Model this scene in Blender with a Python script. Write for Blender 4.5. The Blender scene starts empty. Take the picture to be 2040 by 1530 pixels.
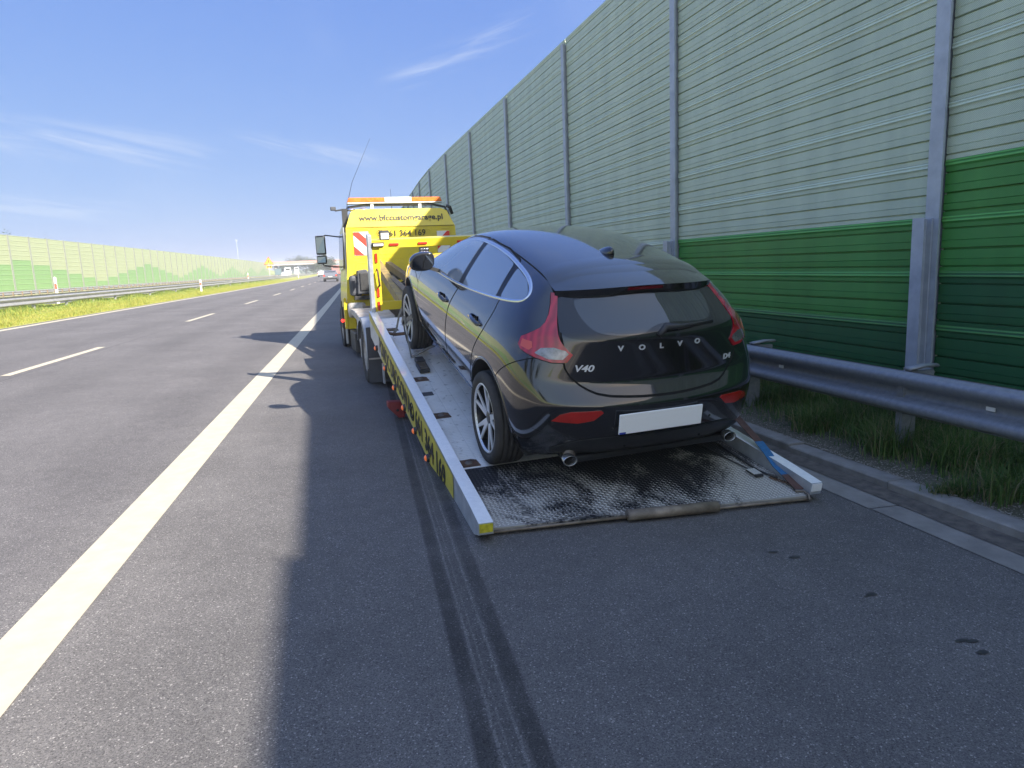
import bpy, bmesh, math, random
import numpy as np
from math import sin, cos, tan, pi, radians, sqrt, atan2, floor
from mathutils import Vector, Matrix
from mathutils.bvhtree import BVHTree
from mathutils.geometry import delaunay_2d_cdt
random.seed(7); rng = np.random.default_rng(7)
SC = bpy.context.scene
COL = SC.collection

# ------------------------------------------------------------------ camera, sky, sun, exposure
YAW, PITCH, ROLL, CAM_H, FPX = 0.2590, 0.1698, -0.0433, 1.5096, 1400.0
fw = Vector((sin(YAW)*cos(PITCH), cos(YAW)*cos(PITCH), -sin(PITCH)))
rt = Vector((cos(YAW), -sin(YAW), 0)); up = rt.cross(fw)
rt2 = cos(ROLL)*rt + sin(ROLL)*up; up2 = -sin(ROLL)*rt + cos(ROLL)*up
cd = bpy.data.cameras.new('camera'); cam = bpy.data.objects.new('camera', cd); COL.objects.link(cam)
M = Matrix.Identity(4)
for i in range(3): M[i][0] = rt2[i]; M[i][1] = up2[i]; M[i][2] = -fw[i]
M.translation = (0, 0, CAM_H); cam.matrix_world = M
cd.sensor_fit = 'HORIZONTAL'; cd.sensor_width = 36; cd.lens = FPX/2040*36
cd.clip_start = 0.05; cd.clip_end = 5000
SC.camera = cam
SC.view_settings.view_transform = 'Standard'; SC.view_settings.look = 'None'
SC.view_settings.exposure = 1.45; SC.view_settings.gamma = 1.0
SUNV = Vector((0.93, -1.33, 1.0)).normalized()          # towards the sun
wd = bpy.data.worlds.new('World'); SC.world = wd; wd.use_nodes = True
nt = wd.node_tree; nt.nodes.clear()
o_ = nt.nodes.new('ShaderNodeOutputWorld'); bg = nt.nodes.new('ShaderNodeBackground')
sk = nt.nodes.new('ShaderNodeTexSky'); sk.sky_type = 'NISHITA'; sk.sun_disc = False
sk.sun_elevation = math.asin(SUNV.z); sk.sun_rotation = atan2(SUNV.x, SUNV.y)
sk.altitude = 100; sk.air_density = 1.0; sk.dust_density = 0.9; sk.ozone_density = 3.0
bg.inputs[1].default_value = 0.110
# thin high cirrus: three wind-drawn streaks placed by compass direction and height in the sky
L = nt.links.new; NW = nt.nodes.new
def wm(op, x, y=None, z=None):
    n = NW('ShaderNodeMath'); n.operation = op
    for i, v in enumerate((x, y, z)):
        if v is None: continue
        if isinstance(v, (int, float)): n.inputs[i].default_value = v
        else: L(v, n.inputs[i])
    return n.outputs[0]
def wr(s, a, b, c=0., d=1.):
    n = NW('ShaderNodeMapRange'); L(s, n.inputs[0]); n.interpolation_type = 'SMOOTHSTEP'
    for i, v in zip((1, 2, 3, 4), (a, b, c, d)): n.inputs[i].default_value = v
    return n.outputs[0]
sc_ = NW('ShaderNodeSeparateColor'); L(sk.outputs[0], sc_.inputs[0]); tn_ = NW('ShaderNodeCombineColor')      # grade of the clear sky
for i, (gm_, k_) in enumerate(((.60, 1.03), (.48, 1.31), (.16, 3.42))): L(wm('MULTIPLY', wm('POWER', sc_.outputs[i], gm_), k_), tn_.inputs[i])
tc = NW('ShaderNodeTexCoord')
vm_ = NW('ShaderNodeVectorMath'); vm_.operation = 'DOT_PRODUCT'; L(tc.outputs['Generated'], vm_.inputs[0]); vm_.inputs[1].default_value = SUNV   # sky gain: raised round the sun, lowered opposite it, to lift the shade
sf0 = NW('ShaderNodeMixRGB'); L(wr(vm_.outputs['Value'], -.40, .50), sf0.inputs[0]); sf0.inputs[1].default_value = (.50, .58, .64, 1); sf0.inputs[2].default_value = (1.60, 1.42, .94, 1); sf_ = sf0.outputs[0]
sp = NW('ShaderNodeSeparateXYZ'); L(tc.outputs['Generated'], sp.inputs[0])
az = wm('ARCTAN2', sp.outputs[0], sp.outputs[1]); el = wm('ARCSINE', sp.outputs[2])
cv = NW('ShaderNodeCombineXYZ'); L(az, cv.inputs[0]); L(el, cv.inputs[1])
tot = None
for (a0, e0, a1, e1, wd_, am_, sd_) in ((-.50, .178, -.09, .148, .020, .50, 1.), (-.10, .172, .125, .138, .012, .38, 2.), (.10, .236, .32, .312, .016, .34, 3.), (-.42, .092, -.20, .082, .012, .35, 4.), (-1.6, .35, -.75, .22, .05, .8, 5.), (.5, .6, 1.5, .5, .10, .7, 6.), (-2.8, .4, -1.7, .6, .10, .7, 7.)):
    th = math.atan2(e1-e0, a1-a0); ln = math.hypot(a1-a0, e1-e0)
    da = wm('SUBTRACT', az, a0); de = wm('SUBTRACT', el, e0)
    u = wm('ADD', wm('MULTIPLY', da, cos(th)), wm('MULTIPLY', de, sin(th))); v = wm('SUBTRACT', wm('MULTIPLY', de, cos(th)), wm('MULTIPLY', da, sin(th)))
    c2 = NW('ShaderNodeCombineXYZ'); L(wm('MULTIPLY', u, 7.0), c2.inputs[0]); L(wm('MULTIPLY', wm('ADD', v, wm('MULTIPLY', u, .10)), 46.0*.02/wd_*1.2), c2.inputs[1]); c2.inputs[2].default_value = sd_*3.7
    n = NW('ShaderNodeTexNoise'); n.inputs['Scale'].default_value = 1.0; n.inputs['Detail'].default_value = 8; n.inputs['Roughness'].default_value = .62; n.inputs['Distortion'].default_value = .7; L(c2.outputs[0], n.inputs[0])
    m = wm('MULTIPLY', wr(n.outputs[0], .38, .72), wr(wm('ABSOLUTE', v), 0., wd_*1.6, 1., 0.))
    m = wm('MULTIPLY', m, wm('MULTIPLY', wr(u, -.02, ln*.25), wr(u, ln*.7, ln*1.05, 1., 0.)))
    m = wm('MULTIPLY', m, am_); tot = m if tot is None else wm('ADD', tot, m)
n = NW('ShaderNodeTexNoise'); n.inputs['Scale'].default_value = 5; n.inputs['Detail'].default_value = 6; L(cv.outputs[0], n.inputs[0])
tot = wm('ADD', tot, wr(n.outputs[0], .5, .85, 0, .10)); tot = wm('MINIMUM', tot, .9)
mx = NW('ShaderNodeMixRGB'); mx.inputs[2].default_value = (2.7, 2.95, 3.4, 1)
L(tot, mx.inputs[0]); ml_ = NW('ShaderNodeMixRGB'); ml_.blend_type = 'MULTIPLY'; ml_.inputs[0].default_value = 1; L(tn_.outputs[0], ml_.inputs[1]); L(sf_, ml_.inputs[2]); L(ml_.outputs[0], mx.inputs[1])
L(mx.outputs[0], bg.inputs[0]); L(bg.outputs[0], o_.inputs[0])
sd = bpy.data.lights.new('sun', 'SUN'); sd.energy = 4.3; sd.angle = radians(0.53); sd.color = (1.0, 0.93, 0.82)
sun = bpy.data.objects.new('sun', sd); COL.objects.link(sun)
sun.rotation_euler = (-SUNV).to_track_quat('-Z', 'Y').to_euler()

# ------------------------------------------------------------------ helpers: materials
MATS = {}
def nodes(m): m.use_nodes = True; return m.node_tree, m.node_tree.nodes['Principled BSDF']
def mat(name, col, rough=0.5, metal=0.0, var=0.0, vs=3.0, bump=0.0, bs=60.0, col2=None, spec=None, coat=0.0, emit=None, es=1.0, detail=6, stretch=None, coord='Object', alpha=None):
    if name in MATS: return MATS[name]
    m = bpy.data.materials.new(name); t, b = nodes(m); MATS[name] = m
    b.inputs['Base Color'].default_value = (*col, 1); b.inputs['Roughness'].default_value = rough
    b.inputs['Metallic'].default_value = metal
    if spec is not None: b.inputs['Specular IOR Level'].default_value = spec
    if coat: b.inputs['Coat Weight'].default_value = coat; b.inputs['Coat Roughness'].default_value = 0.02
    if emit: b.inputs['Emission Color'].default_value = (*emit, 1); b.inputs['Emission Strength'].default_value = es
    N = t.nodes.new; K = t.links.new
    if var or bump:
        tx = N('ShaderNodeTexCoord'); mp = N('ShaderNodeMapping')
        if stretch: mp.inputs['Scale'].default_value = stretch
        K(tx.outputs[coord], mp.inputs[0])
    if var:
        n = N('ShaderNodeTexNoise'); n.inputs['Scale'].default_value = vs; n.inputs['Detail'].default_value = detail; n.inputs['Roughness'].default_value = 0.6
        r = N('ShaderNodeMapRange'); r.inputs[1].default_value = 0.32; r.inputs[2].default_value = 0.68
        x = N('ShaderNodeMixRGB'); c2 = col2 or tuple(c*(1-var) for c in col)
        x.inputs[1].default_value = (*col, 1); x.inputs[2].default_value = (*c2, 1)
        K(mp.outputs[0], n.inputs[0]); K(n.outputs[0], r.inputs[0]); K(r.outputs[0], x.inputs[0]); K(x.outputs[0], b.inputs['Base Color'])
    if bump:
        n = N('ShaderNodeTexNoise'); n.inputs['Scale'].default_value = bs; n.inputs['Detail'].default_value = 5
        u = N('ShaderNodeBump'); u.inputs['Strength'].default_value = bump; u.inputs['Distance'].default_value = 0.01
        K(mp.outputs[0], n.inputs[0]); K(n.outputs[0], u.inputs['Height']); K(u.outputs[0], b.inputs['Normal'])
    return m
# ------------------------------------------------------------------ helpers: objects
def tag(o, label=None, cat=None, group=None, kind=None):
    if label: o['label'] = label
    if cat: o['category'] = cat
    if group: o['group'] = group
    if kind: o['kind'] = kind
    return o
def empty(name, loc=(0,0,0), rot=None, **k):
    o = bpy.data.objects.new(name, None); COL.objects.link(o); o.location = loc; o.empty_display_size = .2
    if rot: o.rotation_euler = rot
    return tag(o, **k)
def copy_tree(o, parent=None):
    c = o.copy(); COL.objects.link(c)
    if parent: c.parent = parent
    for ch in list(o.children): copy_tree(ch, c)
    return c
class MB:
    """collects shapes, then links them as ONE mesh object"""
    def __init__(s): s.v = []; s.f = []; s.mi = []; s.mats = []; s.sm = []
    def m(s, mt):
        if mt not in s.mats: s.mats.append(mt)
        return s.mats.index(mt)
    def add(s, vs, fs, mt, smooth=False):
        b = len(s.v); i = s.m(mt); s.v += [tuple(q) for q in vs]
        for f in fs: s.f.append(tuple(b+k for k in f)); s.mi.append(i); s.sm.append(smooth)
        return s
    def box(s, x0, x1, y0, y1, z0, z1, mt, T=None, bev=0.0):
        if bev:
            bm = bmesh.new(); bmesh.ops.create_cube(bm, size=1)
            for v in bm.verts: v.co = Vector(((x0+x1)/2+v.co.x*(x1-x0), (y0+y1)/2+v.co.y*(y1-y0), (z0+z1)/2+v.co.z*(z1-z0)))
            bmesh.ops.bevel(bm, geom=bm.edges[:], offset=bev, segments=2, affect='EDGES', profile=0.5)
            return s.bm(bm, mt, T)
        vs = [Vector((x, y, z)) for x in (x0, x1) for y in (y0, y1) for z in (z0, z1)]
        if T is not None: vs = [T @ v for v in vs]
        return s.add(vs, [(0,1,3,2),(4,6,7,5),(0,4,5,1),(2,3,7,6),(0,2,6,4),(1,5,7,3)], mt)
    def bm(s, bm, mt, T=None, smooth=False):
        bm.verts.index_update()
        vs = [(T @ v.co if T is not None else v.co.copy()) for v in bm.verts]
        s.add(vs, [[v.index for v in f.verts] for f in bm.faces], mt, smooth); bm.free(); return s
    def tube(s, pts, r, mt, n=8, smooth=True, cap=True, flat=None):
        """round (or flattened) bar through the points"""
        pts = [Vector(p) for p in pts]; vs = []; fs = []
        rs = r if isinstance(r, (list, tuple)) else [r]*len(pts)
        for i, q in enumerate(pts):
            a = pts[max(i-1, 0)]; b = pts[min(i+1, len(pts)-1)]; d = (b-a).normalized()
            u = Vector((0,0,1)) if abs(d.z) < .9 else Vector((0,1,0))
            e1 = d.cross(u).normalized(); e2 = e1.cross(d)
            for k in range(n):
                t = 2*pi*k/n
                vs.append(q + e1*cos(t)*rs[i] + e2*sin(t)*rs[i]*(flat or 1))
        for i in range(len(pts)-1):
            for k in range(n): fs.append((i*n+k, i*n+(k+1) % n, (i+1)*n+(k+1) % n, (i+1)*n+k))
        if cap: fs.append(tuple(range(n-1, -1, -1))); fs.append(tuple((len(pts)-1)*n+k for k in range(n)))
        return s.add(vs, fs, mt, smooth)
    def bar(s, a, b, w, h, mt, upv=(0,0,1)):
        """rectangular bar from a to b"""
        a = Vector(a); b = Vector(b); d = (b-a).normalized(); u = Vector(upv)
        e1 = d.cross(u).normalized(); e2 = e1.cross(d)
        vs = [q+e1*sx*w/2+e2*sz*h/2 for q in (a, b) for sx, sz in ((-1,-1),(1,-1),(1,1),(-1,1))]
        return s.add(vs, [(3,2,1,0),(4,5,6,7),(0,1,5,4),(1,2,6,5),(2,3,7,6),(3,0,4,7)], mt)
    def prism(s, poly, axis, a0, a1, mt, T=None, bev=0):
        """extrude a 2D outline; axis 0: (y,z) along x, 1: (x,z) along y, 2: (x,y) along z"""
        def mk(p, a): return {0: (a, p[0], p[1]), 1: (p[0], a, p[1]), 2: (p[0], p[1], a)}[axis]
        bm = bmesh.new(); n = len(poly)
        A = [bm.verts.new(mk(q, a0)) for q in poly]; B = [bm.verts.new(mk(q, a1)) for q in poly]
        bm.faces.new(A); bm.faces.new(B[::-1])
        for i in range(n): bm.faces.new((A[i], B[i], B[(i+1) % n], A[(i+1) % n]))
        bmesh.ops.recalc_face_normals(bm, faces=bm.faces[:])
        if bev: bmesh.ops.bevel(bm, geom=bm.edges[:], offset=bev, segments=2, affect='EDGES', profile=.5)
        return s.bm(bm, mt, T)
    def lathe(s, prof, axis, c, mt, n=32, smooth=True, closed=False):
        """prof: (r, a) pairs; axis 0 about x, 2 about z; c centre"""
        vs = []; fs = []; k = len(prof)
        for j in range(n):
            t = 2*pi*j/n
            for r, a in prof:
                vs.append((c[0]+a, c[1]+r*cos(t), c[2]+r*sin(t)) if axis == 0 else ((c[0]+r*cos(t), c[1]+a, c[2]+r*sin(t)) if axis == 1 else (c[0]+r*cos(t), c[1]+r*sin(t), c[2]+a)))
        for j in range(n):
            j2 = (j+1) % n
            for i in range(k-1 if not closed else k):
                i2 = (i+1) % k; fs.append((j*k+i, j*k+i2, j2*k+i2, j2*k+i))
        return s.add(vs, fs, mt, smooth)
    def sheet(s, grid, mt, smooth=True):
        """grid[i][j] of points"""
        n, k = len(grid), len(grid[0]); vs = [q for row in grid for q in row]
        fs = [(i*k+j, i*k+j+1, (i+1)*k+j+1, (i+1)*k+j) for i in range(n-1) for j in range(k-1)]
        return s.add(vs, fs, mt, smooth)
    def mesh(s, name):
        me = bpy.data.meshes.new(name); me.from_pydata(s.v, [], s.f)
        for mt in s.mats: me.materials.append(mt)
        me.polygons.foreach_set('material_index', s.mi); me.polygons.foreach_set('use_smooth', s.sm)
        me.update(); return me
    def build(s, name, parent=None, loc=None, fix=False, **k):
        me = s.mesh(name)
        if fix:
            bm = bmesh.new(); bm.from_mesh(me); bmesh.ops.recalc_face_normals(bm, faces=bm.faces[:]); bm.to_mesh(me); bm.free()
        o = bpy.data.objects.new(name, me); COL.objects.link(o)
        if parent: o.parent = parent
        if loc: o.location = loc
        return tag(o, **k)
def bulk(name, V, F, mts, mi=None, parent=None, smooth=False, **k):
    """numpy verts + equal-sized faces"""
    me = bpy.data.meshes.new(name); V = np.asarray(V, np.float32); F = np.asarray(F, np.int32)
    me.vertices.add(len(V)); me.vertices.foreach_set('co', V.ravel())
    me.loops.add(F.size); me.loops.foreach_set('vertex_index', F.ravel())
    me.polygons.add(len(F)); me.polygons.foreach_set('loop_start', np.arange(len(F), dtype=np.int32)*F.shape[1])
    for mt in mts: me.materials.append(mt)
    if mi is not None: me.polygons.foreach_set('material_index', np.asarray(mi, np.int32))
    me.polygons.foreach_set('use_smooth', np.full(len(F), smooth))
    me.update(calc_edges=True); me.validate()
    o = bpy.data.objects.new(name, me); COL.objects.link(o)
    if parent: o.parent = parent
    return tag(o, **k)
def text(name, s_, size, mt, Mx, parent, depth=0.002, xs=1.0, bold=0.0, shear=0.0, spacing=1.0, align='LEFT'):
    cu = bpy.data.curves.new(name, 'FONT'); cu.body = s_; cu.size = size; cu.extrude = depth/2; cu.offset = bold; cu.shear = shear
    cu.space_character = spacing; cu.align_x = align; cu.resolution_u = 3
    t = bpy.data.objects.new('tmp', cu); COL.objects.link(t)
    bpy.context.view_layer.update()
    me = bpy.data.meshes.new_from_object(t.evaluated_get(bpy.context.evaluated_depsgraph_get()))
    bpy.data.objects.remove(t); me.name = name
    me.transform(Mx @ Matrix.Diagonal((xs, 1, 1, 1)))
    me.materials.clear(); me.materials.append(mt)
    o = bpy.data.objects.new(name, me); COL.objects.link(o); o.parent = parent
    return o
def frame(o, x, y):
    """matrix whose local x,y axes are the given directions, at o"""
    x = Vector(x).normalized(); y = Vector(y); y = (y - x*y.dot(x)).normalized(); z = x.cross(y); m = Matrix.Identity(4)
    for i in range(3): m[i][0] = x[i]; m[i][1] = y[i]; m[i][2] = z[i]
    m.translation = Vector(o); return m

# ------------------------------------------------------------------ road frame (the carriageway runs a little to the right of the lay-by)
RD, CF = 0.0546, -0.0326
def bend(t): return -0.7e-4*max(0, min(t, 300)-20)**2 - 0.0392*max(0, t-300)*0.6
def RP(a, t, z=None):
    ae = a + bend(t)
    if z is None: z = zg(a)
    return (ae*cos(RD)+t*sin(RD), -ae*sin(RD)+t*cos(RD), z)
def zg(a):
    if a > -9.6: return CF*(a-1.0)
    if a > -13: return 0.345 + (-9.6-a)/3.4*0.2
    if a > -16: return 0.545 - (-13-a)/3*.15
    return max(0.395-0.012*(-16-a), .2)
def zroad(x, y): return CF*(x*cos(RD)-y*sin(RD)-1.0)
def wx(y):
    """sideways drift of the lay-by edge, kerb, rail and barrier further up the road"""
    return 0 if y < 28 else (0.0024*(y-28)**2 if y < 40 else .3456+.0576*(y-40))

# ================================================================== SETTING
def asphalt():
    m = bpy.data.materials.new('asphalt'); t, b = nodes(m); N = t.nodes.new; K = t.links.new
    tx = N('ShaderNodeTexCoord'); P = tx.outputs['Object']
    def noise(sc, det=4, ro=.6):
        n = N('ShaderNodeTexNoise'); n.inputs['Scale'].default_value = sc; n.inputs['Detail'].default_value = det; n.inputs['Roughness'].default_value = ro
        K(P, n.inputs[0]); return n.outputs[0]
    def rng_(s, a, b2, c=0., d=1., sm=False):
        r = N('ShaderNodeMapRange'); K(s, r.inputs[0])
        for i, v in zip((1,2,3,4), (a,b2,c,d)): r.inputs[i].default_value = v
        return r.outputs[0]
    def mth(op, x, y=None):
        n = N('ShaderNodeMath'); n.operation = op
        for i, v in enumerate((x, y)):
            if v is None: continue
            if isinstance(v, (int, float)): n.inputs[i].default_value = v
            else: K(v, n.inputs[i])
        return n.outputs[0]
    def mix(f, c1, c2, bl='MIX'):
        n = N('ShaderNodeMixRGB'); n.blend_type = bl
        for i, v in enumerate((f, c1, c2)):
            if isinstance(v, (int, float)): n.inputs[i].default_value = v
            elif isinstance(v, tuple): n.inputs[i].default_value = (*v, 1)
            else: K(v, n.inputs[i])
        return n.outputs[0]
    vo = N('ShaderNodeTexVoronoi'); vo.inputs['Scale'].default_value = 185; K(P, vo.inputs[0])
    sep = N('ShaderNodeSeparateColor'); K(vo.outputs['Color'], sep.inputs[0])
    stone = mix(rng_(sep.outputs[0], .25, .9), (.142, .132, .127), (.208, .193, .180))
    stone = mix(rng_(sep.outputs[1], .94, .985), stone, (.40, .37, .34))
    fine = rng_(noise(330, 3), .35, .65, .72, 1.28)
    c = mix(1.0, stone, fine, 'MULTIPLY')
    pits = rng_(noise(160, 3), .36, .46, .45, 1.0)
    c = mix(1.0, c, pits, 'MULTIPLY')
    big = rng_(noise(.8, 5), .3, .7, .86, 1.12); c = mix(1.0, c, big, 'MULTIPLY')
    mid = rng_(noise(7, 4), .3, .7, .92, 1.08); c = mix(1.0, c, mid, 'MULTIPLY')
    # wheel paths of the lanes, in road coordinates
    sx = N('ShaderNodeSeparateXYZ'); K(P, sx.inputs[0])
    X, Y = sx.outputs[0], sx.outputs[1]
    a = mth('SUBTRACT', mth('MULTIPLY', X, cos(RD)), mth('MULTIPLY', Y, sin(RD)))
    w = mth('SINE', mth('MULTIPLY', mth('ADD', a, 0.6), 2*pi/1.9))
    lane = rng_(a, -1.9, -1.3, 1.0, 0.0)
    dark = mth('MULTIPLY', mth('MULTIPLY', rng_(w, 0.0, 1.0, 0.0, .13), lane), rng_(noise(.35, 3), .3, .6, .4, 1.2))
    c = mix(1.0, c, mth('SUBTRACT', 1.0, dark), 'MULTIPLY')
    c = mix(mth('MULTIPLY', lane, .5), c, mix(1.0, c, (.90, .90, .96), 'MULTIPLY'))
    c = mix(rng_(a, -1.20, -0.4, .0, 1.), c, mix(1.0, c, (.77, .78, .80), 'MULTIPLY'))  # lay-by asphalt is darker, and some of its shade is put into the tone
    # lane joint seam beside the dashes
    se = mth('ABSOLUTE', mth('ADD', a, 5.0)); c = mix(rng_(se, .01, .03, .35, 0), c, (.05, .05, .05))
    # the tyre marks left when the truck rolled in
    cx = mth('ADD', mth('MULTIPLY', mth('SUBTRACT', Y, 1.8), .055), .45)
    dx = mth('ADD', mth('SUBTRACT', X, cx), mth('MULTIPLY', mth('SUBTRACT', noise(6, 2), .5), .012))
    ad = mth('ABSOLUTE', dx)
    band = rng_(ad, .108, .124, 1, 0)
    edge = mth('MULTIPLY', rng_(ad, .045, .06, 0, 1), band)
    rib = rng_(mth('ABSOLUTE', mth('SUBTRACT', mth('ABSOLUTE', mth('ADD', dx, .003)), .036)), .003, .008, 1, 0)
    rib2 = rng_(mth('ABSOLUTE', mth('ADD', dx, .012)), .002, .006, .6, 0)
    tm = mth('ADD', mth('MULTIPLY', band, .26), mth('MULTIPLY', edge, .30))
    tm = mth('SUBTRACT', tm, mth('MULTIPLY', mth('MAXIMUM', rib, rib2), .40))
    fade = mth('MULTIPLY', rng_(Y, 9, 12, 1, 0), rng_(noise(2.2, 4), .3, .6, .55, 1.1))
    c = mix(1.0, c, mth('SUBTRACT', 1.0, mth('MULTIPLY', tm, fade)), 'MULTIPLY')
    K(c, b.inputs['Base Color'])
    b.inputs['Roughness'].default_value = .82; b.inputs['Specular IOR Level'].default_value = .35
    bu = N('ShaderNodeBump'); bu.inputs['Strength'].default_value = .55; bu.inputs['Distance'].default_value = .004
    h = mth('ADD', mth('MULTIPLY', sep.outputs[2], .6), noise(170, 3)); K(h, bu.inputs['Height']); K(bu.outputs[0], b.inputs['Normal'])
    return m
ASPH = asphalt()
TS = sorted(set([-60, -30, -12, -6, -4, -2] + list(np.arange(0, 40, 2.)) + list(np.arange(40, 120, 8.)) + list(np.arange(120, 620, 25.)) + [700, 900]))
def yr(x_, t): return t
# carriageway + lay-by, one sheet
grid = []
for t in TS:
    L0 = RP(-9.65, t); y = L0[1]; xr = 3.55 + wx(y)
    row = []
    for k in range(9):
        x = L0[0] + (xr-L0[0])*k/8; a = x*cos(RD)-y*sin(RD)-bend(t)
        row.append((x, y, CF*(a-1.0)))
    grid.append(row)
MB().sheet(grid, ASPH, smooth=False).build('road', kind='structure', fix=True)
# ground to the horizon
soil = mat('field_soil', (.20, .22, .07), .95, var=.5, vs=.15, col2=(.12, .16, .05))
MB().sheet([[(x, y, -.55) for x in (-1200, -300, 300, 1200)] for y in (-600, 0, 300, 800, 1400)], soil, False).build('ground', kind='structure')
# paint
def white_paint(name, warm):
    m = mat(name, warm, .75, var=.16, vs=9, bump=.25, bs=260); return m
PAINT = white_paint('road_paint', (.60, .53, .40))
def stripe(a0, w, t0, t1, name='road_marking', step=6.):
    n = max(1, int((t1-t0)/step)); g = []
    for i in range(n+1):
        t = t0+(t1-t0)*i/n; g.append([tuple(np.array(RP(a, t))+(0, 0, .0045 if t < 60 else .012)) for a in (a0, a0+w)])
    return g
mk = MB().sheet(stripe(-1.545, .25, -60, 320), PAINT, False); mk.build('road_marking', kind='structure', fix=True)
MB().sheet(stripe(-9.45, .22, -60, 420), PAINT, False).build('road_marking', kind='structure', fix=True)
dm = MB()
t = 15.4-11.3*6-3.9
while t < 330:
    dm.sheet(stripe(-5.25, .14, t, t+4, step=2), PAINT, False); t += 11.3
dm.build('road_marking', kind='structure', fix=True)
# opposite carriageway, median turf
MB().sheet([[RP(a, t, zg(a)) for a in (-16.6, -20, -24, -28.5)] for t in np.arange(-60, 640, 20.)], ASPH, False).build('opposite_road', kind='structure', fix=True)
turf = mat('median_turf', (.30, .33, .055), .95, var=.6, vs=2.2, col2=(.38, .35, .10), bump=.8, bs=30, detail=9)
MB().sheet([[RP(a, t, zg(a)+(.0 if a < -9.7 else -.01)) for a in (-9.5, -9.75, -11, -12.5, -14, -16.62)] for t in np.arange(-64, 640, 8.)], turf, False).build('median_ground', kind='structure', fix=True)
straw = mat('dry_verge', (.38, .32, .18), .95, var=.5, vs=1.2, col2=(.36, .34, .14), bump=.6, bs=20)
MB().sheet([[RP(a, t, z) for a, z in ((-28.4, .26), (-30, .42), (-33, .50), (-46, .6), (-90, -.3))] for t in np.arange(-60, 640, 20.)], straw, False).build('far_verge', kind='structure', fix=True)
# right verge
vsoil = mat('verge_soil', (.115, .10, .075), .95, var=.5, vs=9, col2=(.05, .055, .03), bump=1.0, bs=45, detail=9)
def vz(x):  # height across the verge
    return -.02 + .03*min(max((x-3.6)/.15, 0), 1) + .10*min(max((x-3.75)/.7, 0), 1)
g = []
for y in [-60, -30, -10]+list(np.arange(-3, 30, 1.)) + list(np.arange(30, 420, 15.)):
    g.append([(x+wx(y), y, vz(x)+(0 if y < 30 else .03*(y-28)*.05)) for x in (3.58, 3.62, 3.75, 4.0, 4.3, 4.6, 5.0, 5.6, 9, 40)])
MB().sheet(g, vsoil, True).build('verge_ground', kind='structure', fix=True)
# concrete gutter strip, slab by slab
conc = mat('gutter_concrete', (.27, .255, .235), .9, var=.35, vs=5, bump=.6, bs=90)
dirt = mat('gutter_dirt', (.15, .13, .11), .95, var=.6, vs=14, bump=1., bs=60, col2=(.06, .055, .05))
gm = MB(); y = -2.6; k = 0
while y < 45:
    dxx = rng.uniform(-.006, .006)
    for (xa, xb, dz, mt_) in ((3.13, 3.345, .0045, conc),):
        zz = [CF*((x*cos(RD)-yy*sin(RD))-1)+dz for x in (xa, xb) for yy in (y, y+.985)]
        gm.add([(xa+dxx+wx(y), y+.004, zz[0]), (xa+dxx*.4+wx(y), y+.992, zz[1]), (xb+wx(y), y+.004, zz[2]), (xb+wx(y), y+.992, zz[3])], [(0, 2, 3, 1)], mt_)
    y += 1.0; k += 1
gm.build('gutter', kind='structure', fix=True)
g = [[(x+wx(y)+rng.uniform(-.012, .012), y, zroad(x+wx(y), y)+dz) for x, dz in ((3.335, .009), (3.42, .013), (3.50, .022))] for y in np.arange(-3, 45, .25)]
MB().sheet(g, dirt, True).build('gutter_dirt', kind='structure', fix=True)
# kerb: bevelled stones, each slightly out of line
kst = mat('kerb_concrete', (.27, .26, .245), .9, var=.3, vs=7, bump=.5, bs=120, col2=(.18, .17, .155))
km = MB(); y = -2.35
while y < 60:
    dx_ = rng.uniform(-.008, .008)+wx(y); zr = zroad(3.49, y); h = .078+rng.uniform(-.008, .008)
    tw = rng.uniform(-.010, .010)
    if 2.9 < y < 3.7: h -= .012; tw = .02
    T = Matrix.Translation((3.48+dx_, y+.5, 0)) @ Matrix.Rotation(tw, 4, 'Z')
    km.prism([(0, zr-.1), (.0, zr+h-.010), (.010, zr+h), (.14, zr+h), (.15, zr-.1)], 1, -.493, .493, kst, T, bev=.003)
    y += 1.0
km.build('kerb', kind='structure', fix=True)

# ---- gravel and grass of the right verge
gravel = mat('gravel', (.34, .31, .27), .9, var=.6, vs=70, col2=(.10, .09, .075))
n = 9000; base = np.array([(1,0,0),(.3,.8,.1),(-.7,.5,0),(-.8,-.5,.05),(.2,-.9,0),(.2,.1,.7),(-.4,-.1,.6)])
F0 = np.array([(0,1,5),(1,2,5),(2,6,5),(2,3,6),(3,4,6),(4,5,6),(4,0,5)]); V = []; F = []
gx = 3.60+np.abs(rng.normal(0, .16, n)); gy = rng.uniform(1.5, 10, n)
for i in range(n):
    s_ = rng.choice([.0035, .005, .008], p=[.5, .38, .12])*rng.uniform(.7, 1.3); an = rng.uniform(0, 6.28); c_, s2 = cos(an), sin(an)
    v = base*[rng.uniform(.7, 1.3), rng.uniform(.6, 1.2), rng.uniform(.5, 1)]*s_
    v = np.stack([v[:,0]*c_-v[:,1]*s2, v[:,0]*s2+v[:,1]*c_, v[:,2]], 1)+[gx[i], gy[i], vz(gx[i])+.002 if gx[i] > 3.63 else zroad(3.5, gy[i])+.082]
    V.append(v); F.append(F0+7*i)
bulk('gravel', np.concatenate(V), np.concatenate(F), [gravel], kind='stuff', label='loose pale gravel scattered behind the kerb', cat='gravel')
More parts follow.
